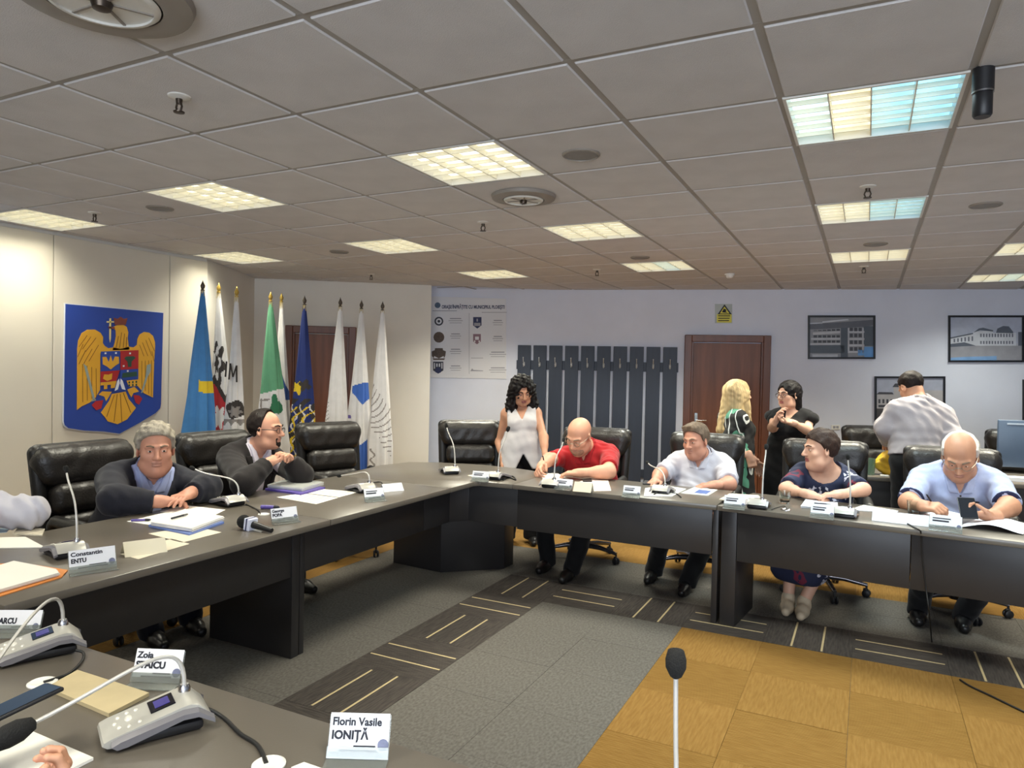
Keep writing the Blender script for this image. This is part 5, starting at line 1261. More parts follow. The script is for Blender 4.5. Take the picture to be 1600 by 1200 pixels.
fr = picture(1366, 588, 1476, 657, 'framed picture of an old town building, partly hidden by the standing man'); t = fr[0]
pr(t, fr, [rc(0, 0, 100, 40)], 0, G_('a9aebf')); pr(t, fr, [rc(0, 75, 100, 100)], 0, G_('4a4746')); pr(t, fr, [rc(0, 40, 26, 75), rc(26, 22, 45, 75), rc(60, 30, 100, 75)], 1, G_('b3b0b2')); pr(t, fr, [[(24, 22), (28, 13), (42, 13), (47, 22)], [(0, 40), (4, 34), (24, 35), (26, 40)]]+[rc(3+k*6, 52, 6+k*6, 62) for k in range(4)]+[rc(3, 66, 24, 72)], 2, G_('45464c'), 'print_windows')
fr = picture(1597, 593, 1706, 662, 'framed picture cut by the right picture edge above the monitor'); t = fr[0]; pr(t, fr, [rc(0, 45, 100, 80)], 1, G_('b3b0b2')); pr(t, fr, [rc(0, 80, 100, 100)], 1, G_('4a4746'))

# sockets on the wall
t = empty('wall_socket', (0, 0, 0), 0, 'small white socket plate on the back wall beside the standing man', 'socket'); plate('cover', R4(1299, 664, 1312, 671), n4, 0.001, 0.012, m_white, t); plates('insert', [R4(1301, 665.5, 1305, 669.5), R4(1306, 665.5, 1310, 669.5)], n4, 0.013, 0.001, m_grey, t)
t = empty('wall_switch', (0, 0, 0), 0, 'small black wall box on the back wall left of the monitor', 'switch'); plate('cover', R4(1538.5, 676, 1544, 684.5), n4, 0.001, 0.03, m_black, t); plate('button', R4(1540, 679, 1542.5, 682), n4, 0.031, 0.004, m_steel, t)

# ------------------------------------------------------------------ flags
m_pole = mat('flag_pole', 'c2ae7e', 0.35, 0.3, noise=0.08, scale=20); m_fin = mat('finial_brass', 'b99a4a', 0.3, 0.6, noise=0.1, scale=20); m_find = mat('finial_dark', '5a5148', 0.35, 0.6, noise=0.1, scale=20); m_stand = mat('flag_foot', '2b2624', 0.4, noise=0.1)
fc_ = {}
def FM(h):
    if h not in fc_: fc_[h] = cloth('flag_cloth_'+h, h, 0.05, 14, 0.08, 0.7)
    return fc_[h]
FLAGM = ['4580bb', 'd9d7d6', '5f9a76', '25346e', 'e0c02e', 'b02f35', '3a3533', '3f66b5', '6d5fa0', '2f6d4c', '8a8480', '34518f']
FI = {h: i for i, h in enumerate(FLAGM)}; FMATS = [FM(h) for h in FLAGM]
def flag(px, py, Z, bx, bw, base, lab, pattern=(), fin=m_fin, zb=0.42, py0=None, ph=0.0):
    """tip at the pixel (px, py) seen at depth Z; cloth bw pixels wide near y=670 with its middle at bx"""
    tip = EYE+ray(px, py)*Z; mpp = Z/FPX
    t = empty('flag', (tip.x, tip.y, 0), 0, lab, 'flag', 'flags on poles in the corner')
    zt_ = tip.z; py0 = py0 or py+17; zc = zt_-(py0-py)*mpp
    MB().tube([(0, 0, 0.02), (0, 0, zt_-0.09)], 0.012, 10).build('pole', m_pole, t, 40)
    lathe_obj('finial', [(0, zt_), (0.006, zt_-0.02), (0.021, zt_-0.055), (0.016, zt_-0.075), (0.009, zt_-0.085), (0.018, zt_-0.092), (0.018, zt_-0.1), (0, zt_-0.1)], fin, t, 14)
    lathe_obj('foot', [(0, 0.05), (0.02, 0.05), (0.03, 0.03), (0.12, 0.015), (0.125, 0.0), (0, 0.0)], m_stand, t, 24)
    n, nz = 120, 150; zmid = zt_-(670-py)*mpp
    lat = CR; dep = V((CF.x, CF.y, 0)).normalized(); offb = (bx-px)*mpp; Rb = bw*mpp/2
    vs = []; fs = []; mi = []
    for j in range(nz+1):
        z = zc+(zb-zc)*j/nz; f = min(1.12, (zc-z)/(zc-zmid)); r = 0.014+(Rb-0.014)*f**0.85; off = offb*f
        for k in range(n):
            a = 2*math.pi*k/n; fold = 1+(0.02+0.16*min(1, f))*math.sin(5*a+ph+0.8*math.sin(3*z))+0.07*f*math.sin(11*a+2*ph+2*z)
            u = math.cos(a)*r*fold; v = math.sin(a)*r*0.62*fold
            zz = z+(0.03*math.sin(3*a+ph) if j == nz else 0)
            vs.append((lat.x*(u+off)+dep.x*v, lat.y*(u+off)+dep.y*v, zz))
    for j in range(nz):
        for k in range(n):
            k2 = (k+1) % n; fs.append((j*n+k, j*n+k2, (j+1)*n+k2, (j+1)*n+k))
            c = [sum(vs[i][q] for i in fs[-1])/4 for q in range(3)]
            x = px+(c[0]*lat.x+c[1]*lat.y)/mpp; y = py+(zt_-c[2])/mpp; m_ = FI[base]
            for col, test in pattern:
                if test(x, y): m_ = FI[col]
            mi.append(m_)
    me = bpy.data.meshes.new('flag_cloth'); me.from_pydata(vs, [], fs)
    for m in FMATS: me.materials.append(m)
    me.polygons.foreach_set('material_index', mi); me.shade_smooth(); me.update()
    link('cloth', me, t)
    mb = MB(); a0 = V((lat.x, lat.y, 0))
    for k in range(3): mb.tube([(0.013*math.cos(k*2.1), 0.013*math.sin(k*2.1), zc+0.02), (0.02*math.cos(k*2.1), 0.02*math.sin(k*2.1), zc-0.05)], 0.003, 5)
    mb.build('tie', m_pole, t)
    return t, mpp, Rb
box = lambda x0, y0, x1, y1: (lambda x, y: x0 < x < x1 and y0 < y < y1)
def blob(cx, cy, rx, ry, ph=0, k=5, am=0.25):
    return lambda x, y: ((x-cx)/rx)**2+((y-cy)/ry)**2 < (1+am*math.sin(k*math.atan2((y-cy)/ry, (x-cx)/rx)+ph))
def arcs(cx, cy, ang, gap, wd, lo, hi, x0, x1):
    def f(x, y):
        u = (x-cx)*math.cos(ang)+(y-cy)*math.sin(ang); v = -(x-cx)*math.sin(ang)+(y-cy)*math.cos(ang)+0.02*u*u
        return lo < u < hi and x0 < x < x1 and (v % gap) < wd
    return f
flag(317, 437, 6.35, 313, 46, '4580bb', 'tall light blue flag with a yellow bar, first of the flags by the cream wall', [('e0c02e', lambda x, y: x > 317 and 594+0.15*(x-317) < y < 612+0.15*(x-317))], m_find, ph=0.4)
flag(342, 441, 6.78, 349, 36, 'd9d7d6', 'white flag with a black emblem and a red lower part, behind the blue one', [('3a3533', blob(343, 570, 11, 32, 1, 7, 0.4)), ('d9d7d6', blob(342, 568, 6.5, 23, 2, 5, 0.5)), ('3a3533', blob(343, 568, 3, 14, 2, 6, 0.5)), ('b02f35', lambda x, y: y > 596+1.6*(x-340) and y > 600), ('3a3533', lambda x, y: abs(y-598-1.7*(x-343)) < 6 and y > 590), ('d9d7d6', blob(349, 652, 10, 16, 1, 6, 0.5))], m_fin, ph=1.3)
t, mpp, Rb = flag(370, 447, 6.5, 369, 28, 'd9d7d6', 'narrow white flag with dark letters, third by the cream wall', [('3a3533', blob(372, 640, 14, 14, 0, 4, 0.2)), ('8a8480', blob(372, 643, 9, 8, 1, 6, 0.5)), ('8a8480', lambda x, y: y > 655 and 3*math.sin(0.5*x) > y-662)], m_fin, ph=2.2)
tip = EYE+ray(370, 447)*6.5; o_ = V((CR.x, CR.y, 0)).normalized(); n_ = -V((CF.x, CF.y, 0)).normalized()
org = V((0, 0, tip.z-(580-447)*mpp))+n_*(Rb*1.02)
def stroke(a, b, w_=2.6):
    a, b = V(a), V(b); q_ = V((-(b-a).y, (b-a).x)).normalized()*w_/2
    return [org+o_*((x-369)*mpp)+V((0, 0, -(y-581)*mpp)) for x, y in (a+q_, b+q_, b-q_, a-q_)]
plates('letters', [stroke((360.5, 566), (359, 590)), stroke((366.5, 569), (364.5, 594)), stroke((366.5, 569), (370.5, 590), 2.2), stroke((370.5, 590), (376, 572), 2.2), stroke((376, 572), (376.5, 598))], n_, 0.0, 0.002, FM('3a3533'), t)
flag(440, 457, 7.28, 443, 26, 'd9d7d6', 'white flag mostly hidden behind the green one', [('34518f', lambda x, y: x > 443 and 580 < y < 625 and y > 560+3*(x-436))], m_fin, ph=0.2)
flag(423, 455, 6.95, 428, 44, '5f9a76', 'green flag with a white lower half and a clover leaf', [('d9d7d6', lambda x, y: y > 617-0.28*(x-408)), ('2f6d4c', blob(436, 634, 8, 16, 0.6, 3, 0.5)), ('8a8480', lambda x, y: (abs(x-414) < 1.5 or abs(y-626+0.2*(x-414)) < 1.5) and 412 < x < 428 and 622 < y < 660)], m_fin, ph=1.0)
flag(476, 461, 7.05, 476, 36, '25346e', 'navy blue flag with yellow and black emblems, in front of the brown door', [('e0c02e', blob(470, 606, 9, 9, 1, 5, 0.5)), ('3a3533', blob(480, 602, 8, 8, 0, 4, 0.5)), ('3a3533', lambda x, y: y > 622 and math.sin(0.33*x+1.5*math.sin(0.16*y)+0.1*y) > -0.1), ('d9d7d6', lambda x, y: y > 632 and math.sin(0.45*x+2*math.sin(0.21*y)) > 0.8), ('e0c02e', lambda x, y: y > 636 and math.sin(0.38*x-2.2*math.sin(0.19*y)+0.22*y) > 0.78)], m_find, ph=2.0)
flag(532, 464, 7.1, 528, 34, 'd9d7d6', 'white flag before the door edge with a grey sketch near its hem', [('8a8480', lambda x, y: x < 519 and y > 628 and abs(math.sin(0.5*y+0.4*x)) < 0.3)], m_find, ph=0.7, py0=478)
flag(565, 468, 7.32, 563, 34, 'd9d7d6', 'white flag with blue blocks and a blue tower, second from the end', [('3f66b5', lambda x, y: y > 597+abs(x-574)*0.3 and x > 554 and y < 632-1.1*abs(x-571)), ('6d5fa0', lambda x, y: x < 553 and 648 < y < 690 and math.sin(0.4*y) > -0.5), ('6d5fa0', lambda x, y: 675 < y < 702 and x+0.6*(y-675) < 568 and x > 549), ('3f66b5', lambda x, y: y > 708-0.8*(x-552))], m_find, ph=1.7, py0=482)
flag(598, 470, 7.2, 597, 32, 'd9d7d6', 'last white flag with thin grey curved lines, next to the twin towns wall', [('8a8480', arcs(600, 655, -0.6, 9, 1.8, -20, 20, 583, 616)), ('8a8480', lambda x, y: 700 < y < 735 and abs(x-588-3*math.sin(0.4*y)) < 1.5)], m_find, ph=0.1, py0=482)

# ------------------------------------------------------------------ microphone units
m_sil = mat('silver_plastic', 'b9b7b0', 0.35, 0.25, noise=0.04, scale=20); m_silg = mat('grey_side_wing', '77757a', 0.4, 0.2, noise=0.05, scale=20); m_neck = mat('gooseneck', 'c9c7c2', 0.35, 0.3, noise=0.04, scale=40)
m_scr = mat('unit_screen', '0d0b16', 0.12, noise=0.05); m_disp = mat('unit_display', '3b3577', 0.3, emit=0.25); m_foam = mat('foam_windscreen', '131313', 0.95, noise=0.2, scale=150, bump=0.5, bscale=300); m_cable = mat('black_cable', '121212', 0.5, noise=0.1)
sideprof = [(0.098, 0.008), (0.106, 0.014), (0.103, 0.021), (0.088, 0.027), (-0.045, 0.058), (-0.062, 0.060), (-0.078, 0.056), (-0.100, 0.034), (-0.104, 0.027), (-0.096, 0.026), (-0.070, 0.044), (-0.045, 0.046), (0.06, 0.018), (0.085, 0.006)]
def bez(p, n=18):
    out = []
    for i in range(n+1):
        t = i/n; q = [V(x) for x in p]
        while len(q) > 1: q = [q[k].lerp(q[k+1], t) for k in range(len(q)-1)]
        out.append(q[0])
    return out
UNIT = {}
def unit_meshes():
    mb = MB(); mb.prism([(-0.045, 0.004), (0.045, 0.004), (0.045, 0.03), (-0.045, 0.03)], -0.088, 0.075, lambda v: V((v.x, v.z, v.y)))
    UNIT['base'] = MB().rbox((0, -0.005, 0.012), (0.112, 0.165, 0.022), 0.008, 2).mesh('base', m_black, 40)
    mb = MB(); k = len(sideprof); xs_ = [-0.052, -0.048, 0.048, 0.052]; vs = []
    for i, x in enumerate(xs_):
        s_ = 0.985 if i in (0, 3) else 1.0
        vs += [V((x, y*s_, 0.005+(z-0.005)*s_)) for y, z in sideprof]
    fs = [(i*k+j, i*k+(j+1) % k, (i+1)*k+(j+1) % k, (i+1)*k+j) for i in range(3) for j in range(k)]+[tuple(range(k-1, -1, -1)), tuple(3*k+j for j in range(k))]
    UNIT['shell'] = mb.add(vs, fs).mesh('shell', m_sil, 35)
    for sx in (-1, 1):
        mb = MB(); vs = []
        pr_ = [(0.080, 0.012), (0.090, 0.020), (0.074, 0.027), (-0.045, 0.052), (-0.075, 0.051), (-0.108, 0.028), (-0.108, 0.020), (-0.075, 0.040), (-0.045, 0.041), (0.06, 0.014)]
        for x, dz in ((0.0525, 0), (0.066, -0.006)): vs += [V((sx*x, y, z+dz)) for y, z in pr_]
        k2 = len(pr_); mb.add(vs, [(j, (j+1) % k2, k2+(j+1) % k2, k2+j) for j in range(k2)]+[tuple(range(k2)), tuple(range(2*k2-1, k2-1, -1))])
        UNIT['wing%d' % sx] = mb.mesh('side_wing', m_silg, 30)
    sl = math.atan2(0.031, 0.133); Rt = Rx(-sl); P = lambda x, y, h_=0.0: V((x, y, 0.027+(0.088-y)*0.031/0.133+h_))
    UNIT['screen'] = MB().rbox(P(0.008, -0.012, 0.001), (0.058, 0.05, 0.003), 0.001, 1, Rt).mesh('screen', m_scr)
    UNIT['display'] = MB().box(P(0.008, -0.012, 0.0031), (0.034, 0.03, 0.0012), Rt).mesh('display', m_disp)
    mb = MB(); mb.ball(P(0.006, 0.052, 0.0), (0.013, 0.008, 0.0045), 12, Rt)
    for x, y in ((-0.03, 0.035), (-0.03, 0.055), (-0.018, 0.072), (0.03, 0.035), (0.034, 0.052), (0.028, 0.07), (0.006, 0.078)): mb.ball(P(x, y), (0.006, 0.0045, 0.003), 8, Rt)
    UNIT['buttons'] = mb.mesh('buttons', mat('unit_button', 'd6d4cc', 0.3, 0.1, noise=0.03), 50)
    UNIT['socket'] = MB().lathe([(0, 0.055), (0.013, 0.055), (0.013, 0.066), (0.009, 0.074), (0, 0.074)], 14, None, (0.028, -0.062, 0)).mesh('socket', m_chrome, 40)
unit_meshes()
def mic(pos, face, tip, lab, c1=0.16, c2=0.12, foam=(0.011, 0.032), up2=0.0, sc=1.0, z=T+0.0008):
    """face: heading of the speaker's side; tip: world position where the neck meets the windscreen"""
    t = empty('conference_microphone', (pos.x, pos.y, z), math.radians(face), lab, 'microphone', 'gooseneck conference microphones')
    for k, nm in (('base', 'base'), ('shell', 'shell'), ('wing-1', 'side_wing'), ('wing1', 'side_wing'), ('screen', 'screen'), ('display', 'display'), ('buttons', 'buttons'), ('socket', 'socket')): link(nm, UNIT[k], t)
    Ri = Rz(-math.radians(face)); lt = Ri @ (V(tip)-V((pos.x, pos.y, z))); s0 = V((0.028, -0.062, 0.07))
    d = (lt-s0); b1 = s0+V((0, 0, c1)); b2 = lt-d.normalized()*c2+V((0, 0, up2))
    pts = bez([s0, b1, b2, lt]); MB().tube(pts, [0.0048]*4+[0.0042]*(len(pts)-4), 8).build('gooseneck', m_neck, t, 50)
    e = (pts[-1]-pts[-2]).normalized(); Rm = e.to_track_quat('Z', 'Y').to_matrix()
    MB().lathe([(0.0045, -0.004), (foam[0]*0.6, 0.0), (foam[0], foam[1]*0.3), (foam[0]*1.02, foam[1]*0.6), (foam[0]*0.8, foam[1]*0.9), (0, foam[1])], 16, Rm, lt).build('windscreen', m_foam, t, 60)
    return t
mic(atz(100, 866), 75, atx(104, 738, -3.02), 'microphone on the left desk between the orange folder and the white sleeved arm', 0.2, 0.1)
mic(atz(356, 788), 80, atx(304, 733, -3.42), 'microphone bent towards the grey haired man', 0.12, 0.14)
mic(atz(563, 767), 70, atx(533, 743, -3.12), 'microphone with a sideways neck in front of the empty chair by the goateed man', 0.10, 0.16, (0.012, 0.04), 0.02)
mic(atz(702, 739), 45, aty(698, 668, 4.70), 'microphone standing alone at the desk corner', 0.2, 0.1, (0.013, 0.04))
mic(atz(779, 748), 0, aty(793, 674, 4.60), 'microphone in front of the standing woman in white', 0.2, 0.12, (0.014, 0.04))
mic(atz(864, 760), 5, aty(880, 690, 4.55), 'microphone before the bald man in red', 0.2, 0.1)
mic(atz(1036, 770), 0, aty(1013, 724, 4.85), 'microphone before the man in the white shirt, bent left', 0.12, 0.1)
mic(atz(1185, 792), 0, aty(1197, 702, 4.56), 'microphone standing upright between the white shirted man and the woman in navy', 0.2, 0.1, (0.013, 0.035))
mic(atz(1321, 806), -4, aty(1325, 718, 4.46), 'microphone in front of the woman in the navy flowered top', 0.2, 0.1)
u2c = atz(243, 1140); mic(u2c, 152, atz(52, 1130, 0.862), 'nearest microphone unit with a lit screen, neck bent left over the beige notebook', 0.14, 0.18, (0.021, 0.075), 0.05)
mic(atz(58, 1022), 155, atz(-30, 1070, 0.86), 'microphone unit at the left picture edge behind the phone', 0.16, 0.16, (0.021, 0.07), 0.05)
tipc = EYE+ray(1056, 1056)*1.15
mic(V((tipc.x+0.02, tipc.y-0.06, 0)), 170, tipc, 'microphone rising from the lower picture edge with a black foam head', 0.16, 0.22, (0.0165, 0.046))

# ------------------------------------------------------------------ name plates, cards, papers
m_acr = mat('clear_acrylic', 'd5dad6', 0.12, spec=0.5, trans=0.85); m_card = mat('card_white', 'e3e4ea', 0.6, noise=0.02); m_cardi = mat('card_ivory', 'dcd4bd', 0.7, noise=0.03, scale=8)
m_seal = mat('seal_grey', '6a6f8a', 0.6, noise=0.2, scale=90)
def nameplate(px, py, face, lab, l1=None, l2=None, w=0.13, h=0.072, tilt=20, m=None, two=True):
    p = atz(px, py); t = empty('name_plate', (p.x, p.y, T+0.0006), math.radians(face), lab, 'name plate', 'acrylic name plates')
    # local: -Y is the face towards the reader
    Rt = Rx(math.radians(-tilt)); P = lambda x, y, z: V((0, 0, 0.004))+Rt @ V((x, y, z))
    mb = MB(); mb.box(P(0, 0.0035, h/2), (w, 0.002, h), Rt); mb.box((0, -0.016, 0.002), (w, 0.034, 0.003)); mb.box(P(0, -0.003, 0.012), (w, 0.002, 0.022), Rt)
    mb.build('holder', m_acr, t)
    MB().box(P(0, 0.0005, h/2+0.008), (w*0.97, 0.0016, h*0.88), Rt).build('card', m or m_card, t)
    def FmP(x, z):
        o = P(x, -0.0012, z); ux = V((1, 0, 0)); uz = Rt @ V((0, 0, 1)); n_ = Rt @ V((0, -1, 0)); return M(((ux.x, uz.x, n_.x, o.x), (ux.y, uz.y, n_.y, o.y), (ux.z, uz.z, n_.z, o.z), (0, 0, 0, 1)))
    if l1: lettering(l1, 0.021, m_ink, FmP(-w*0.45, h*0.76), t, 0.0006, width=min(w*0.8, len(l1)*0.0105))
    if l2: lettering(l2, 0.022, m_ink, FmP(-w*0.45, h*0.45), t, 0.0009, width=min(w*0.8, len(l2)*0.0125))
    mb = MB()
    if l1 is None:
        mb.box(P(-w*0.12, -0.001, h*0.80), (w*0.55, 0.0006, h*0.075), Rt); mb.box(P(-w*0.15, -0.001, h*0.62), (w*0.5, 0.0006, h*0.11), Rt)
    mb.box(P(w*0.10, -0.001, h*0.29), (w*0.36, 0.0006, h*0.04), Rt); mb.box(P(0.0, -0.001, h*0.19), (w*0.62, 0.0006, h*0.045), Rt)
    mb.build('text_lines', m_ink, t)
    mb = MB(); mb.lathe([(0, -0.0004), (h*0.14, -0.0004), (h*0.14, 0.0004), (0, 0.0004)], 12, Rt @ Rx(math.pi/2), P(w*0.4, -0.001, h*0.33)); mb.build('seal', m_seal, t)
    return t
nameplate(146, 893, 68, 'largest name plate of the left desk, before the microphone by the orange folder', 'Constantin', 'ENTU', 0.16, 0.08)
nameplate(446, 817, 68, 'name plate behind the handheld microphone', 'George', 'POPA', 0.14, 0.07)
nameplate(586, 783, 62, 'name plate before the empty chair beside the goateed man', None, None, 0.13, 0.07)
nameplate(750, 752, 10, 'name plate left of the black cable loop at the corner', None, None, 0.13, 0.065)
nameplate(880, 765, 3, 'name plate in front of the bald man in red', None, None, 0.125, 0.065)
nameplate(986, 777, 2, 'name plate left of the white shirted man', None, None, 0.115, 0.066)
nameplate(1147, 795, 0, 'name plate right of the blue brochure', None, None, 0.125, 0.07)
nameplate(1284, 810, -4, 'name plate in front of the woman in navy', None, None, 0.125, 0.07)
nameplate(1477, 830, -6, 'name plate in front of the balding man in the polo shirt', None, None, 0.15, 0.075)
nameplate(242, 1070, 24, 'near name plate behind the bent neck and the beige notebook', 'Zoia', 'STAICU', 0.125, 0.075)
nameplate(22, 992, 30, 'name plate at the left picture edge behind the silver microphone unit', '', 'MARCU', 0.14, 0.06)
nameplate(558, 1190, 26, 'nearest name plate with two printed name lines at the desk edge', 'Florin Vasile', 'IONIȚĂ', 0.125, 0.082)

def sheet(name, lab, cat, px, m, th=0.0012, z=T+0.0006, group=None, layers=1, dz=0.0):
    pts = [atz(x, y, z) for x, y in px]; c = sum(pts, V((0, 0, 0)))/len(pts)
    t = empty(name, (c.x, c.y, z), 0, lab, cat, group)
    random.seed(int(abs(c.x*1000)))
    for k in range(layers):
        dx, dy = (random.uniform(-0.004, 0.004), random.uniform(-0.004, 0.004)) if layers > 1 else (0, 0)
        MB().prism([((p-c).x+dx, (p-c).y+dy) for p in pts], k*th/layers, (k+0.8)*th/layers if layers > 1 else th).build('sheet' if layers == 1 else 'leaf', m if not isinstance(m, list) else m[k % len(m)], t)
    return t
def text_rows(t, px, z, n, m=None):
    """printed lines between two edges: px = near-left, near-right, far-right, far-left"""
    m = m or mat('print_grey', '8d8b90', 0.8, noise=0.05); a, b, c, d = [atz(x, y, z) for x, y in px]; mb = MB()
    for k in range(n):
        f0, f1 = (k+0.5)/n, (k+0.8)/n
        q = [a.lerp(d, f0).lerp(b.lerp(c, f0), 0.1), a.lerp(d, f0).lerp(b.lerp(c, f0), 0.9), a.lerp(d, f1).lerp(b.lerp(c, f1), 0.9), a.lerp(d, f1).lerp(b.lerp(c, f1), 0.1)]
        L = t.location; mb.prism([((p-L).x, (p-L).y) for p in q], z-L.z, z-L.z+0.0004)
    mb.build('print_lines', m, t)
m_pap2 = mat('cream_paper', 'dfd6c2', 0.8, noise=0.03, scale=6); m_pap3 = mat('white_page', 'e6e3dc', 0.8, noise=0.02, scale=6); m_papb = mat('bluish_paper', 'dfe2ee', 0.8, noise=0.02, scale=6); m_orange = mat('orange_folder', 'd98a45', 0.6, noise=0.06); m_folderb = mat('blue_folder', '6f86c4', 0.5, noise=0.05); m_purple = mat('purple_plastic', '5a4c9c', 0.4, noise=0.05)
# left desk
sheet('folder', 'orange folder under a stack of papers at the left edge', 'folder', [(-40, 945), (96, 903), (106, 892), (30, 880), (-40, 885)], m_orange, 0.004)
t = sheet('paper_stack', 'thick stack of white papers lying on the orange folder', 'papers', [(-40, 938), (92, 900), (88, 894), (22, 881), (-40, 900)], [m_paper, m_pap3], 0.014, T+0.0062, 'paper stacks', 6)
sheet('paper_sheet', 'white sheet under the forearm at the left edge', 'paper', [(-40, 858), (70, 856), (40, 840), (-40, 842)], m_pap3, 0.004, T+0.0006, 'loose papers')
sheet('magazine', 'folded magazine beside the forearm at the left edge', 'magazine', [(20, 836), (66, 838), (70, 828), (30, 824)], mat('magazine_cover', 'c9c1ae', 0.5, noise=0.3, scale=30), 0.006)
sheet('leaflet', 'pale blue leaflet under the left hand edge of the desk', 'leaflet', [(-40, 836), (10, 832), (16, 826), (-40, 826)], mat('leaflet_blue', 'a9c3d9', 0.6, noise=0.1), 0.002, T+0.0006)
def tent(px, py, face, lab, w=0.115, h=0.06, m=None, tilt=32):
    p = atz(px, py); t = empty('tent_card', (p.x, p.y, T+0.0006), math.radians(face), lab, 'card', 'blank tent cards'); mm = m or m_cardi
    Rt = Rx(math.radians(-tilt)); MB().box(Rt @ V((0, 0, h/2)), (w, 0.0012, h), Rt).build('front_leaf', mm, t)
    yb = 2*h*math.sin(math.radians(tilt)); Rb = Rx(math.radians(tilt)); MB().box(V((0, yb, 0))+Rb @ V((0, 0, h/2)), (w, 0.0012, h), Rb).build('back_leaf', mm, t)
    return t
sheet('paper_sheet', 'cream sheet under the ivory tent card', 'paper', [(188, 866), (216, 874), (296, 850), (268, 842)], m_pap2, 0.001, T+0.0006, 'loose papers')
tent(229, 867, 66, 'ivory tent card on a cream sheet near the grey haired man', 0.16, 0.07, None, 40)
sheet('paper_sheet', 'lower cream sheet under the paper stack of the grey haired man', 'paper', [(232, 834), (284, 848), (346, 832), (300, 822)], m_pap2, 0.001, T+0.0006, 'loose papers')
sheet('folder', 'light blue folder under the paper stack of the grey haired man', 'folder', [(232, 823), (296, 837), (350, 818), (290, 806)], m_folderb, 0.01)
sheet('paper_stack', 'stack of white papers in the light blue folder', 'papers', [(236, 821), (300, 831), (350, 812), (290, 800)], [m_papb, m_pap3], 0.018, T+0.0122, 'paper stacks', 6)
sheet('paper_sheet', 'loose white sheet before the folded hands', 'paper', [(198, 815), (232, 820), (300, 806), (262, 800)], m_pap3, 0.001, T+0.0006, 'loose papers')
sheet('paper_sheet', 'white sheet at the head of the paper stack by the folded hands', 'paper', [(250, 800), (330, 808), (352, 797), (290, 790)], m_paper, 0.002, T+0.0006, 'loose papers')
def pen(a, b, lab, m, r=0.005, z=T, name='pen', zz=None):
    pa, pb = (atz(*a, z+r+0.001), atz(*b, z+r+0.001)) if not isinstance(a, V) else (a, b)
    t = empty(name, (pa.x, pa.y, pa.z-r), 0, lab, 'pen', 'pens on the desks'); d = pb-pa; L = t.location
    MB().tube([pa-L, pa-L+d*0.7], r, 8).build('barrel', m, t, 40); MB().tube([pa-L+d*0.7, pa-L+d*0.93, pb-L], [r*1.1, r*0.9, r*0.25], 8).build('cap', m_ink if m is not m_ink else m_steel, t, 40)
pen((205, 813), (236, 812), 'purple pen on the loose sheet of the grey haired man', m_purple, 0.006, T+0.002)
pen((268, 810), (294, 803), 'black pen lying across the stack of papers', m_ink, 0.005, T+0.031)
pen((408, 792), (437, 793), 'short purple marker on the desk behind the handheld microphone', m_purple, 0.011, T, 'marker')
t = sheet('folder', 'violet folder under a clear plastic sleeve before the goateed man', 'folder', [(414, 766), (470, 774), (508, 764), (455, 757)], m_purple, 0.012)
sheet('document_sleeve', 'pile of papers in a glossy clear sleeve on the violet folder', 'document sleeve', [(418, 762), (472, 768), (506, 758), (456, 751)], [mat('sleeve_film', 'cfd3d0', 0.12, noise=0.1, scale=14, coat=0.5), m_pap3], 0.022, T+0.0132, None, 5)
t = sheet('paper_sheet', 'open printed page nearest the violet folder', 'paper', [(432, 777), (494, 788), (528, 778), (472, 771)], m_pap3, 0.0012, T+0.0006, 'loose papers'); text_rows(t, [(436, 777.5), (494, 787), (525, 778.5), (474, 772)], T+0.0019, 9)
t = sheet('paper_sheet', 'printed page reaching towards the third microphone', 'paper', [(474, 770), (530, 777), (560, 769), (500, 764)], m_paper, 0.0012, T+0.0006, 'loose papers'); text_rows(t, [(478, 770), (530, 776), (556, 769), (502, 765)], T+0.0019, 9)
tent(616, 768, 62, 'white tent card beyond the third microphone', 0.14, 0.06, m_card, 40)
# handheld reporter microphone with a cube
p = atz(392, 822); t = empty('handheld_microphone', (p.x, p.y, T), math.radians(20), 'black handheld microphone with a white cube lying on the desk', 'microphone')
hd_ = atz(381, 815, T+0.035)-t.location; tl2 = atz(425, 829, T+0.012)-t.location; iv = Rz(-math.radians(20)); hd_, tl2 = iv @ hd_, iv @ tl2; ax_ = (tl2-hd_).normalized()
MB().ball(hd_, 0.033, 16).build('foam_head', m_foam, t, 60)
MB().tube([hd_, hd_.lerp(tl2, 0.5), tl2], [0.021, 0.017, 0.011], 12).build('handle', m_black, t, 40)
Rm = ax_.to_track_quat('X', 'Z').to_matrix()
cbm = MB(); cbm.rbox(hd_+ax_*0.045, (0.036, 0.058, 0.058), 0.003, 1, Rm); cbm.build('logo_cube', mat('cube_white', 'd5d8ea', 0.4, noise=0.03), t)
MB().box(hd_+ax_*0.045, (0.008, 0.0595, 0.0595), Rm).build('cube_band', m_dkb, t)
sheet('paper_sheet', 'small white slip under the handheld microphone', 'paper', [(385, 826), (408, 832), (416, 824), (395, 820)], m_pap3, 0.001, T+0.0006, 'loose papers')
def cable(name, lab, pts, r=0.0035, m=None, cat='cable'):
    p0 = pts[0]; q = []
    for i in range(len(pts)-1):
        a, b, c, d = pts[max(i-1, 0)], pts[i], pts[i+1], pts[min(i+2, len(pts)-1)]
        for k in range(6):
            s_ = k/6; q.append(0.5*((2*b)+(c-a)*s_+(2*a-5*b+4*c-d)*s_*s_+(3*b-a-3*c+d)*s_**3))
    q.append(pts[-1]); o = MB().tube([x-p0 for x in q], r, 8).build(name, m or m_cable, None, 50); o.location = p0
    return tag(o, lab, cat)
zc_ = T+0.0045
cable('cable', 'black cable curling from the second left microphone to a paper clip', [atz(384, 788, zc_), atz(396, 793, zc_), atz(404, 798, zc_), atz(407, 804, zc_)])
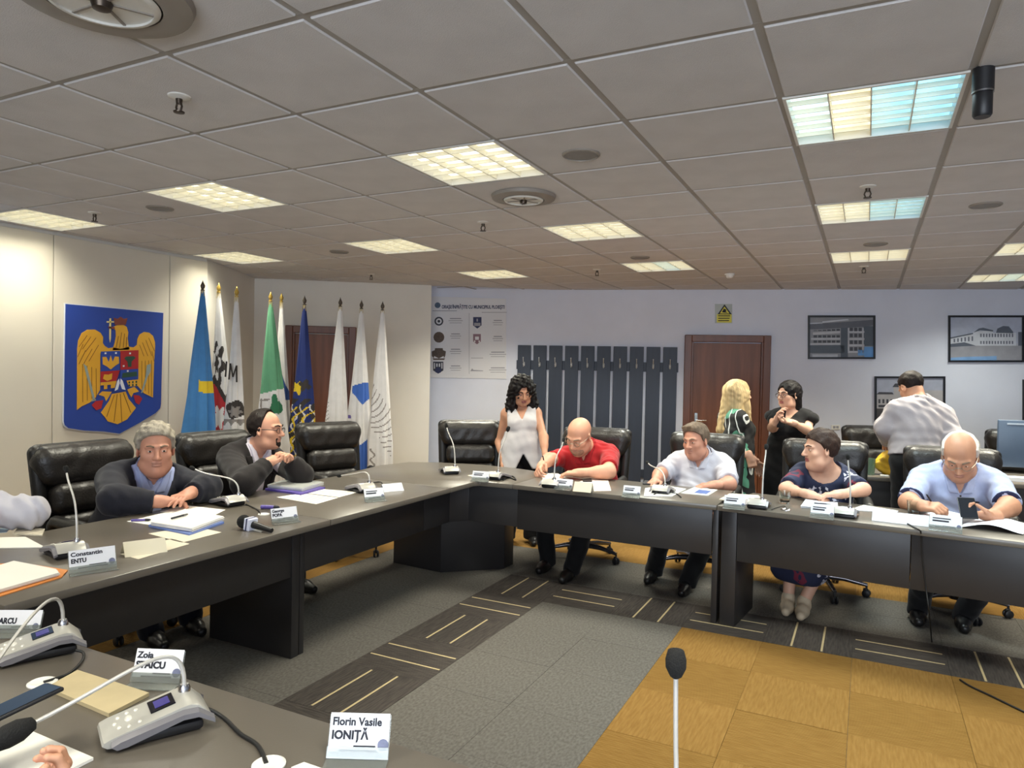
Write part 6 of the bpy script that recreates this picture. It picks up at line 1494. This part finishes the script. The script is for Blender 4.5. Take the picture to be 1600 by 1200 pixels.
t = empty('cable_grommet', tuple(atz(412, 804)), 0, 'small pale desk grommet beside the handheld microphone', 'grommet', 'desk grommets'); lathe_obj('ring', [(0.02, 0.0), (0.03, 0.0), (0.03, 0.004), (0.024, 0.006), (0.02, 0.003)], m_white, t)
# goateed side: cable bundle behind plate
cable('cable', 'black cable loop between the third microphone and the white tent card', [atz(568, 757, zc_), atz(590, 753, zc_), atz(597, 755, T+0.02), atz(596, 762, T+0.012), atz(592, 770, zc_), atz(599, 772, zc_)], 0.004)
# back desk
sheet('paper_sheet', 'cream card under the corner name plate', 'paper', [(730, 743), (760, 750), (800, 744), (770, 737)], m_pap2, 0.001, T+0.0006, 'loose papers')
cable('cable', 'black cable loop in front of the corner microphone', [atz(760, 749, zc_), atz(776, 743, zc_), atz(793, 745, zc_), atz(806, 750, zc_), atz(800, 744, zc_), atz(786, 750, zc_)], 0.005)
sheet('paper_sheet', 'sheet under the writing hand of the man in red', 'paper', [(838, 739), (851, 750), (890, 749), (872, 740)], m_pap3, 0.001, T+0.0006, 'loose papers')
tent(909, 769, 3, 'ivory tent card right of the name plate of the man in red', 0.125, 0.07, None, 30)
sheet('paper_sheet', 'pinkish sheet right of the ivory tent card', 'paper', [(898, 757), (920, 768), (955, 767), (950, 750), (915, 748)], mat('pinkish_paper', 'e0cfc4', 0.8, noise=0.03), 0.001, T+0.0006, 'loose papers')
t = sheet('phone', 'small black phone on the pinkish sheet', 'phone', [(909, 750), (911, 753), (925, 753), (924, 749)], m_black, 0.008, T+0.002)
sheet('folder', 'open white folder under the microphone of the white shirted man', 'folder', [(1006, 776), (1050, 776), (1072, 765), (1040, 760), (1008, 764)], m_paper, 0.006)
cable('cable', 'black cable arching before the microphone of the white shirted man', [atz(1020, 774, zc_), atz(1030, 768, T+0.02), atz(1045, 768, T+0.02), atz(1058, 772, zc_), atz(1064, 777, zc_)], 0.004)
t = sheet('phone', 'black phone under the hand of the white shirted man', 'phone', [(1004, 757), (1022, 758), (1024, 753), (1007, 752)], m_black, 0.008, T+0.001)
t = sheet('brochure', 'white brochure with a blue picture beside the white shirted man', 'brochure', [(1064, 771), (1106, 775), (1121, 766), (1085, 762)], m_paper, 0.004)
MB().prism([((q-t.location).x, (q-t.location).y) for q in (atz(1084, 770, T+0.005), atz(1104, 772, T+0.005), atz(1112, 767, T+0.005), atz(1092, 765, T+0.005))], 0.0042, 0.0048).build('blue_picture', mat('brochure_blue', '3f62a3', 0.4, noise=0.15, scale=40), t)
sheet('paper_stack', 'white papers behind the name plate between the white shirted man and the woman in navy', 'papers', [(1124, 781), (1160, 786), (1190, 782), (1185, 775), (1140, 772)], [m_pap2, m_pap3], 0.006, T+0.0006, 'paper stacks', 3)
m_glass = mat('drinking_glass', 'e8eeea', 0.03, trans=1.0, spec=0.5)
def tumbler(px, py, lab, dark=True):
    p = atz(px, py); t = empty('drinking_glass', (p.x, p.y, T+0.0006), 0, lab, 'glass', 'short drinking glasses')
    lathe_obj('tumbler', [(0, 0.0), (0.03, 0.0), (0.036, 0.075), (0.0345, 0.075), (0.029, 0.008), (0, 0.008)], m_glass, t, 24)
    lathe_obj('drink', [(0, 0.0085), (0.0285, 0.0085), (0.0295, 0.022), (0, 0.022)], mat('cola', '2a1a12', 0.1, noise=0.05) if dark else mat('water', 'dfe8ea', 0.02, trans=1.0), t, 24)
tumbler(1226, 786, 'glass with a dark drink left of the woman in navy'); tumbler(1427, 802, 'glass of water before the balding man in the polo shirt', False)
t = empty('cable_grommet', tuple(atz(1228, 797)), 0, 'small metal desk grommet below the glass with the dark drink', 'grommet', 'desk grommets'); lathe_obj('ring', [(0.02, 0.0), (0.03, 0.0), (0.03, 0.004), (0.024, 0.006), (0.02, 0.003)], m_chrome, t)
cable('cable', 'thin cable between the upright microphone and the metal grommet', [atz(1206, 796, zc_), atz(1214, 793, zc_), atz(1226, 791, zc_), atz(1229, 796, zc_)], 0.0025)
sheet('notepad', 'thick white writing pad before the woman in navy', 'notepad', [(1252, 794), (1308, 797), (1310, 788), (1260, 783)], [m_paper, m_papb], 0.014, T+0.0006, None, 4)
pen((1272, 786), (1300, 788), 'dark pen on the white writing pad', m_ink, 0.004, T+0.015)
sheet('paper_stack', 'white papers beyond the microphone of the woman in navy', 'papers', [(1330, 797), (1400, 802), (1404, 799), (1350, 790)], [m_papb, m_pap3], 0.004, T+0.0006, 'paper stacks', 2)
tent(1385, 816, -5, 'left one of two white tent cards left of the balding man', 0.145, 0.062, m_card, 28); tent(1429, 821, -5, 'right one of two white tent cards, touching the dangling cable', 0.145, 0.062, m_card, 28)
sheet('paper_sheet', 'sheet under the writing hand of the balding man', 'paper', [(1434, 806), (1480, 812), (1515, 806), (1470, 796)], m_papb, 0.001, T+0.0006, 'loose papers')
def crumple(name, lab, px, m, amp, z=T+0.001, n=14, group='loose papers'):
    a, b, c, d = [atz(x, y, z) for x, y in px]; L = a; mb = MB(); vs = []
    for j in range(n+1):
        for i in range(n+1):
            u, v = i/n, j/n; p = a.lerp(b, u).lerp(d.lerp(c, u), v)-L
            vs.append(p+V((0, 0, amp*(math.sin(math.pi*u)**2*(0.6+0.4*math.sin(3*v+1)) if True else 0)+0.003*math.sin(9*u+4*v)+0.003)))
    mb.add(vs, [(j*(n+1)+i, j*(n+1)+i+1, (j+1)*(n+1)+i+1, (j+1)*(n+1)+i) for j in range(n) for i in range(n)])
    mb.add([v+V((0, 0, -0.0008)) for v in vs], [(j*(n+1)+i, (j+1)*(n+1)+i, (j+1)*(n+1)+i+1, j*(n+1)+i+1) for j in range(n) for i in range(n)])
    o = mb.build(name, m, None, 80); o.location = L; return tag(o, lab, 'paper', group)
crumple('paper_sheet', 'large white sheet arched up at the right picture edge', [(1498, 824), (1598, 836), (1620, 822), (1535, 808)], m_papb, 0.035)
cable('cable', 'black cable hanging down the front of the right desk', [atz(1412, 806, zc_), atz(1414, 815, zc_), atz(1425, 822, zc_), atz(1436, 828, zc_), aty(1439, 834, 4.30)+V((0, 0, 0)), aty(1441, 870, 4.32), aty(1447, 920, 4.33), aty(1452, 960, 4.33), atz(1456, 1003, 0.01)], 0.004)
cable('cable', 'thin black cable running over the orange carpet', [atz(1500, 1062, 0.006), atz(1516, 1072, 0.006), atz(1550, 1088, 0.006), atz(1600, 1112, 0.006), atz(1640, 1128, 0.006)], 0.005)
# things held
side, sh, el, wr, a = P5['A']['R']; tipp = atz(855, 741, T+0.003); pen(wr+V((0.0, 0.02, 0.075)), tipp, 'pen in the writing hand of the man in red', m_ink, 0.0045)
side, sh, el, wr, a = P11['A']['R']; tipp = atz(1466, 801, T+0.004); pen(aty(1448, 773, 4.74), tipp, 'pen in the writing hand of the balding man', m_ink, 0.0045)
def phone(c, xd, yd, lab, w=0.075, l=0.155, th=0.009):
    xd = V(xd).normalized(); yd = V(yd); yd = (yd-xd*yd.dot(xd)).normalized(); Rm = M((xd, yd, xd.cross(yd))).transposed()
    t = empty('phone', tuple(c), 0, lab, 'phone', 'smartphones'); MB().rbox((0, 0, 0), (w, l, th), 0.004, 2, Rm).build('body', m_black, t, 40)
    MB().box(Rm @ V((0, 0, th/2+0.0003)), (w*0.93, l*0.94, 0.0008), Rm).build('screen', mat('phone_glass', '20242a', 0.08, noise=0.05), t)
    return t
phone(aty(1512, 794, 4.66), (1, 0.05, 0.05), (-0.1, 0.75, 0.65), 'dark smartphone held by the balding man in the polo shirt', 0.085, 0.15)
phone(ph8, (0.8, -0.5, 0.0), (0.1, 0.1, 1), 'phone held upright by the woman in the black dress', 0.075, 0.15)
phone(ph12, (0.55, -0.1, 0.1), (0.35, 0.9, 0.2), 'dark smartphone held at the lower left corner of the picture', 0.085, 0.165)
# near desk
sheet('notebook', 'beige notebook lying on the nearest desk', 'notebook', [(73, 1079), (170, 1121), (233, 1088), (121, 1052)], mat('notebook_beige', 'b9a985', 0.6, noise=0.08, scale=12), 0.009)
sheet('notepad', 'white pad with a faint stamp at the lower left corner', 'notepad', [(-30, 1215), (60, 1232), (146, 1188), (40, 1142), (-30, 1170)], m_pap3, 0.006)
def grommet(px, py, lab):
    p = atz(px, py); t = empty('cable_grommet', (p.x, p.y, T+0.0004), 0, lab, 'grommet', 'desk grommets'); lathe_obj('ring', [(0.022, 0.0), (0.033, 0.0), (0.033, 0.003), (0.027, 0.006), (0.022, 0.003)], m_white, t, 24); lathe_obj('hole', [(0, 0.0005), (0.022, 0.0005), (0.022, 0.0012), (0, 0.0012)], m_black, t, 24)
grommet(66, 1068, 'cable grommet behind the beige notebook'); grommet(420, 1196, 'cable grommet at the lower edge before the nearest name plate')
cable('cable', 'black cable from the left microphone unit to the grommet', [atz(118, 1016, T+0.02), atz(130, 1020, T+0.012), atz(128, 1033, zc_), atz(108, 1052, zc_), atz(82, 1062, zc_), atz(68, 1066, zc_)], 0.0038)
cable('cable', 'black cable from the nearest microphone unit to the lower grommet', [atz(308, 1114, T+0.02), atz(325, 1108, T+0.02), atz(350, 1122, zc_), atz(375, 1146, zc_), atz(402, 1164, zc_), atz(416, 1192, zc_)], 0.0045)
sheet('paper_sheet', 'corner of a white sheet at the lower picture edge', 'paper', [(455, 1200), (475, 1192), (510, 1204), (480, 1225)], m_pap3, 0.002, T+0.0006, 'loose papers')
# work table at the back
def zt_at(px, py, y): return aty(px, py, y)
p = aty(1620, 700, 6.98); t = empty('monitor', (p.x, p.y, T), math.radians(12), 'blue grey computer monitor seen from behind at the right picture edge', 'monitor')
ztop, zbot = aty(1580, 656, 6.98).z-T, aty(1580, 729, 6.98).z-T; wm = 0.56
MB().rbox((0, 0, (ztop+zbot)/2), (wm, 0.035, ztop-zbot), 0.008, 2).build('back_shell', mat('monitor_back', '46566c', 0.4, noise=0.04), t, 40)
MB().box((0.02, -0.019, ztop-0.03), (wm-0.08, 0.004, 0.012)).build('trim_strip', mat('monitor_strip', 'a9b6c6', 0.4, noise=0.03), t)
MB().box((0, 0.0, zbot/2+0.02), (0.05, 0.03, zbot+0.04)).build('neck', m_black, t); MB().rbox((0, 0, 0.008), (0.22, 0.17, 0.014), 0.004, 1).build('foot', m_black, t)
def lay(name, lab, cat, cx, cy, w_, l_, th, rz, m, layers=1, z=T):
    t = empty(name, (cx, cy, z), rz, lab, cat)
    for k in range(layers): MB().box((random.uniform(-0.01, 0.01), 0, th*(k+0.5)/layers+0.0006), (w_, l_, th/layers*0.9)).build('leaf', m if not isinstance(m, list) else m[k % len(m)], t)
    return t
p = aty(1580, 744, 6.86); lay('paper_stack', 'stack of white papers in front of the monitor', 'papers', p.x, p.y, 0.22, 0.12, 0.03, 0.2, [m_papb, m_pap3], 4)
# bag, glass and dark box on the table behind the woman in navy
p = aty(1384, 706, 6.62)
t = empty('shopping_bag', (p.x, p.y, T), 0.3, 'folded yellow bag on the work table beside the standing man', 'bag')
S = SDF(); S.rbox((0, 0, 0.085), (0.15, 0.10, 0.14), 0.02, Ry(0.7), 0.0); S.rbox((0.05, 0.0, 0.14), (0.12, 0.09, 0.10), 0.02, Ry(0.3), 0.03); S.noise = wrinkle(0.005, 1.5)
S.cut(lambda X, Y, Z: (0.002-Z+0*X+0*Y).astype(np.float32)); link('bag', mesh_from('bag', [S.net(0.01)], mat('yellow_bag', 'cda52c', 0.45, noise=0.1, scale=12)), t)
p = aty(1356, 732, 6.55)
t = empty('glass_jar', (p.x, p.y, T+0.0006), 0, 'green tinted glass on the work table beside the yellow bag', 'glass')
lathe_obj('jar', [(0, 0.0), (0.05, 0.0), (0.058, 0.13), (0.055, 0.13), (0.047, 0.01), (0, 0.01)], mat('green_glass', '9fb8a4', 0.08, trans=0.7), t, 24)
p = aty(1388, 734, 6.45); lay('phone', 'small white topped device on the work table edge', 'phone', p.x-0.02, p.y+0.03, 0.06, 0.04, 0.012, 0.2, m_white)
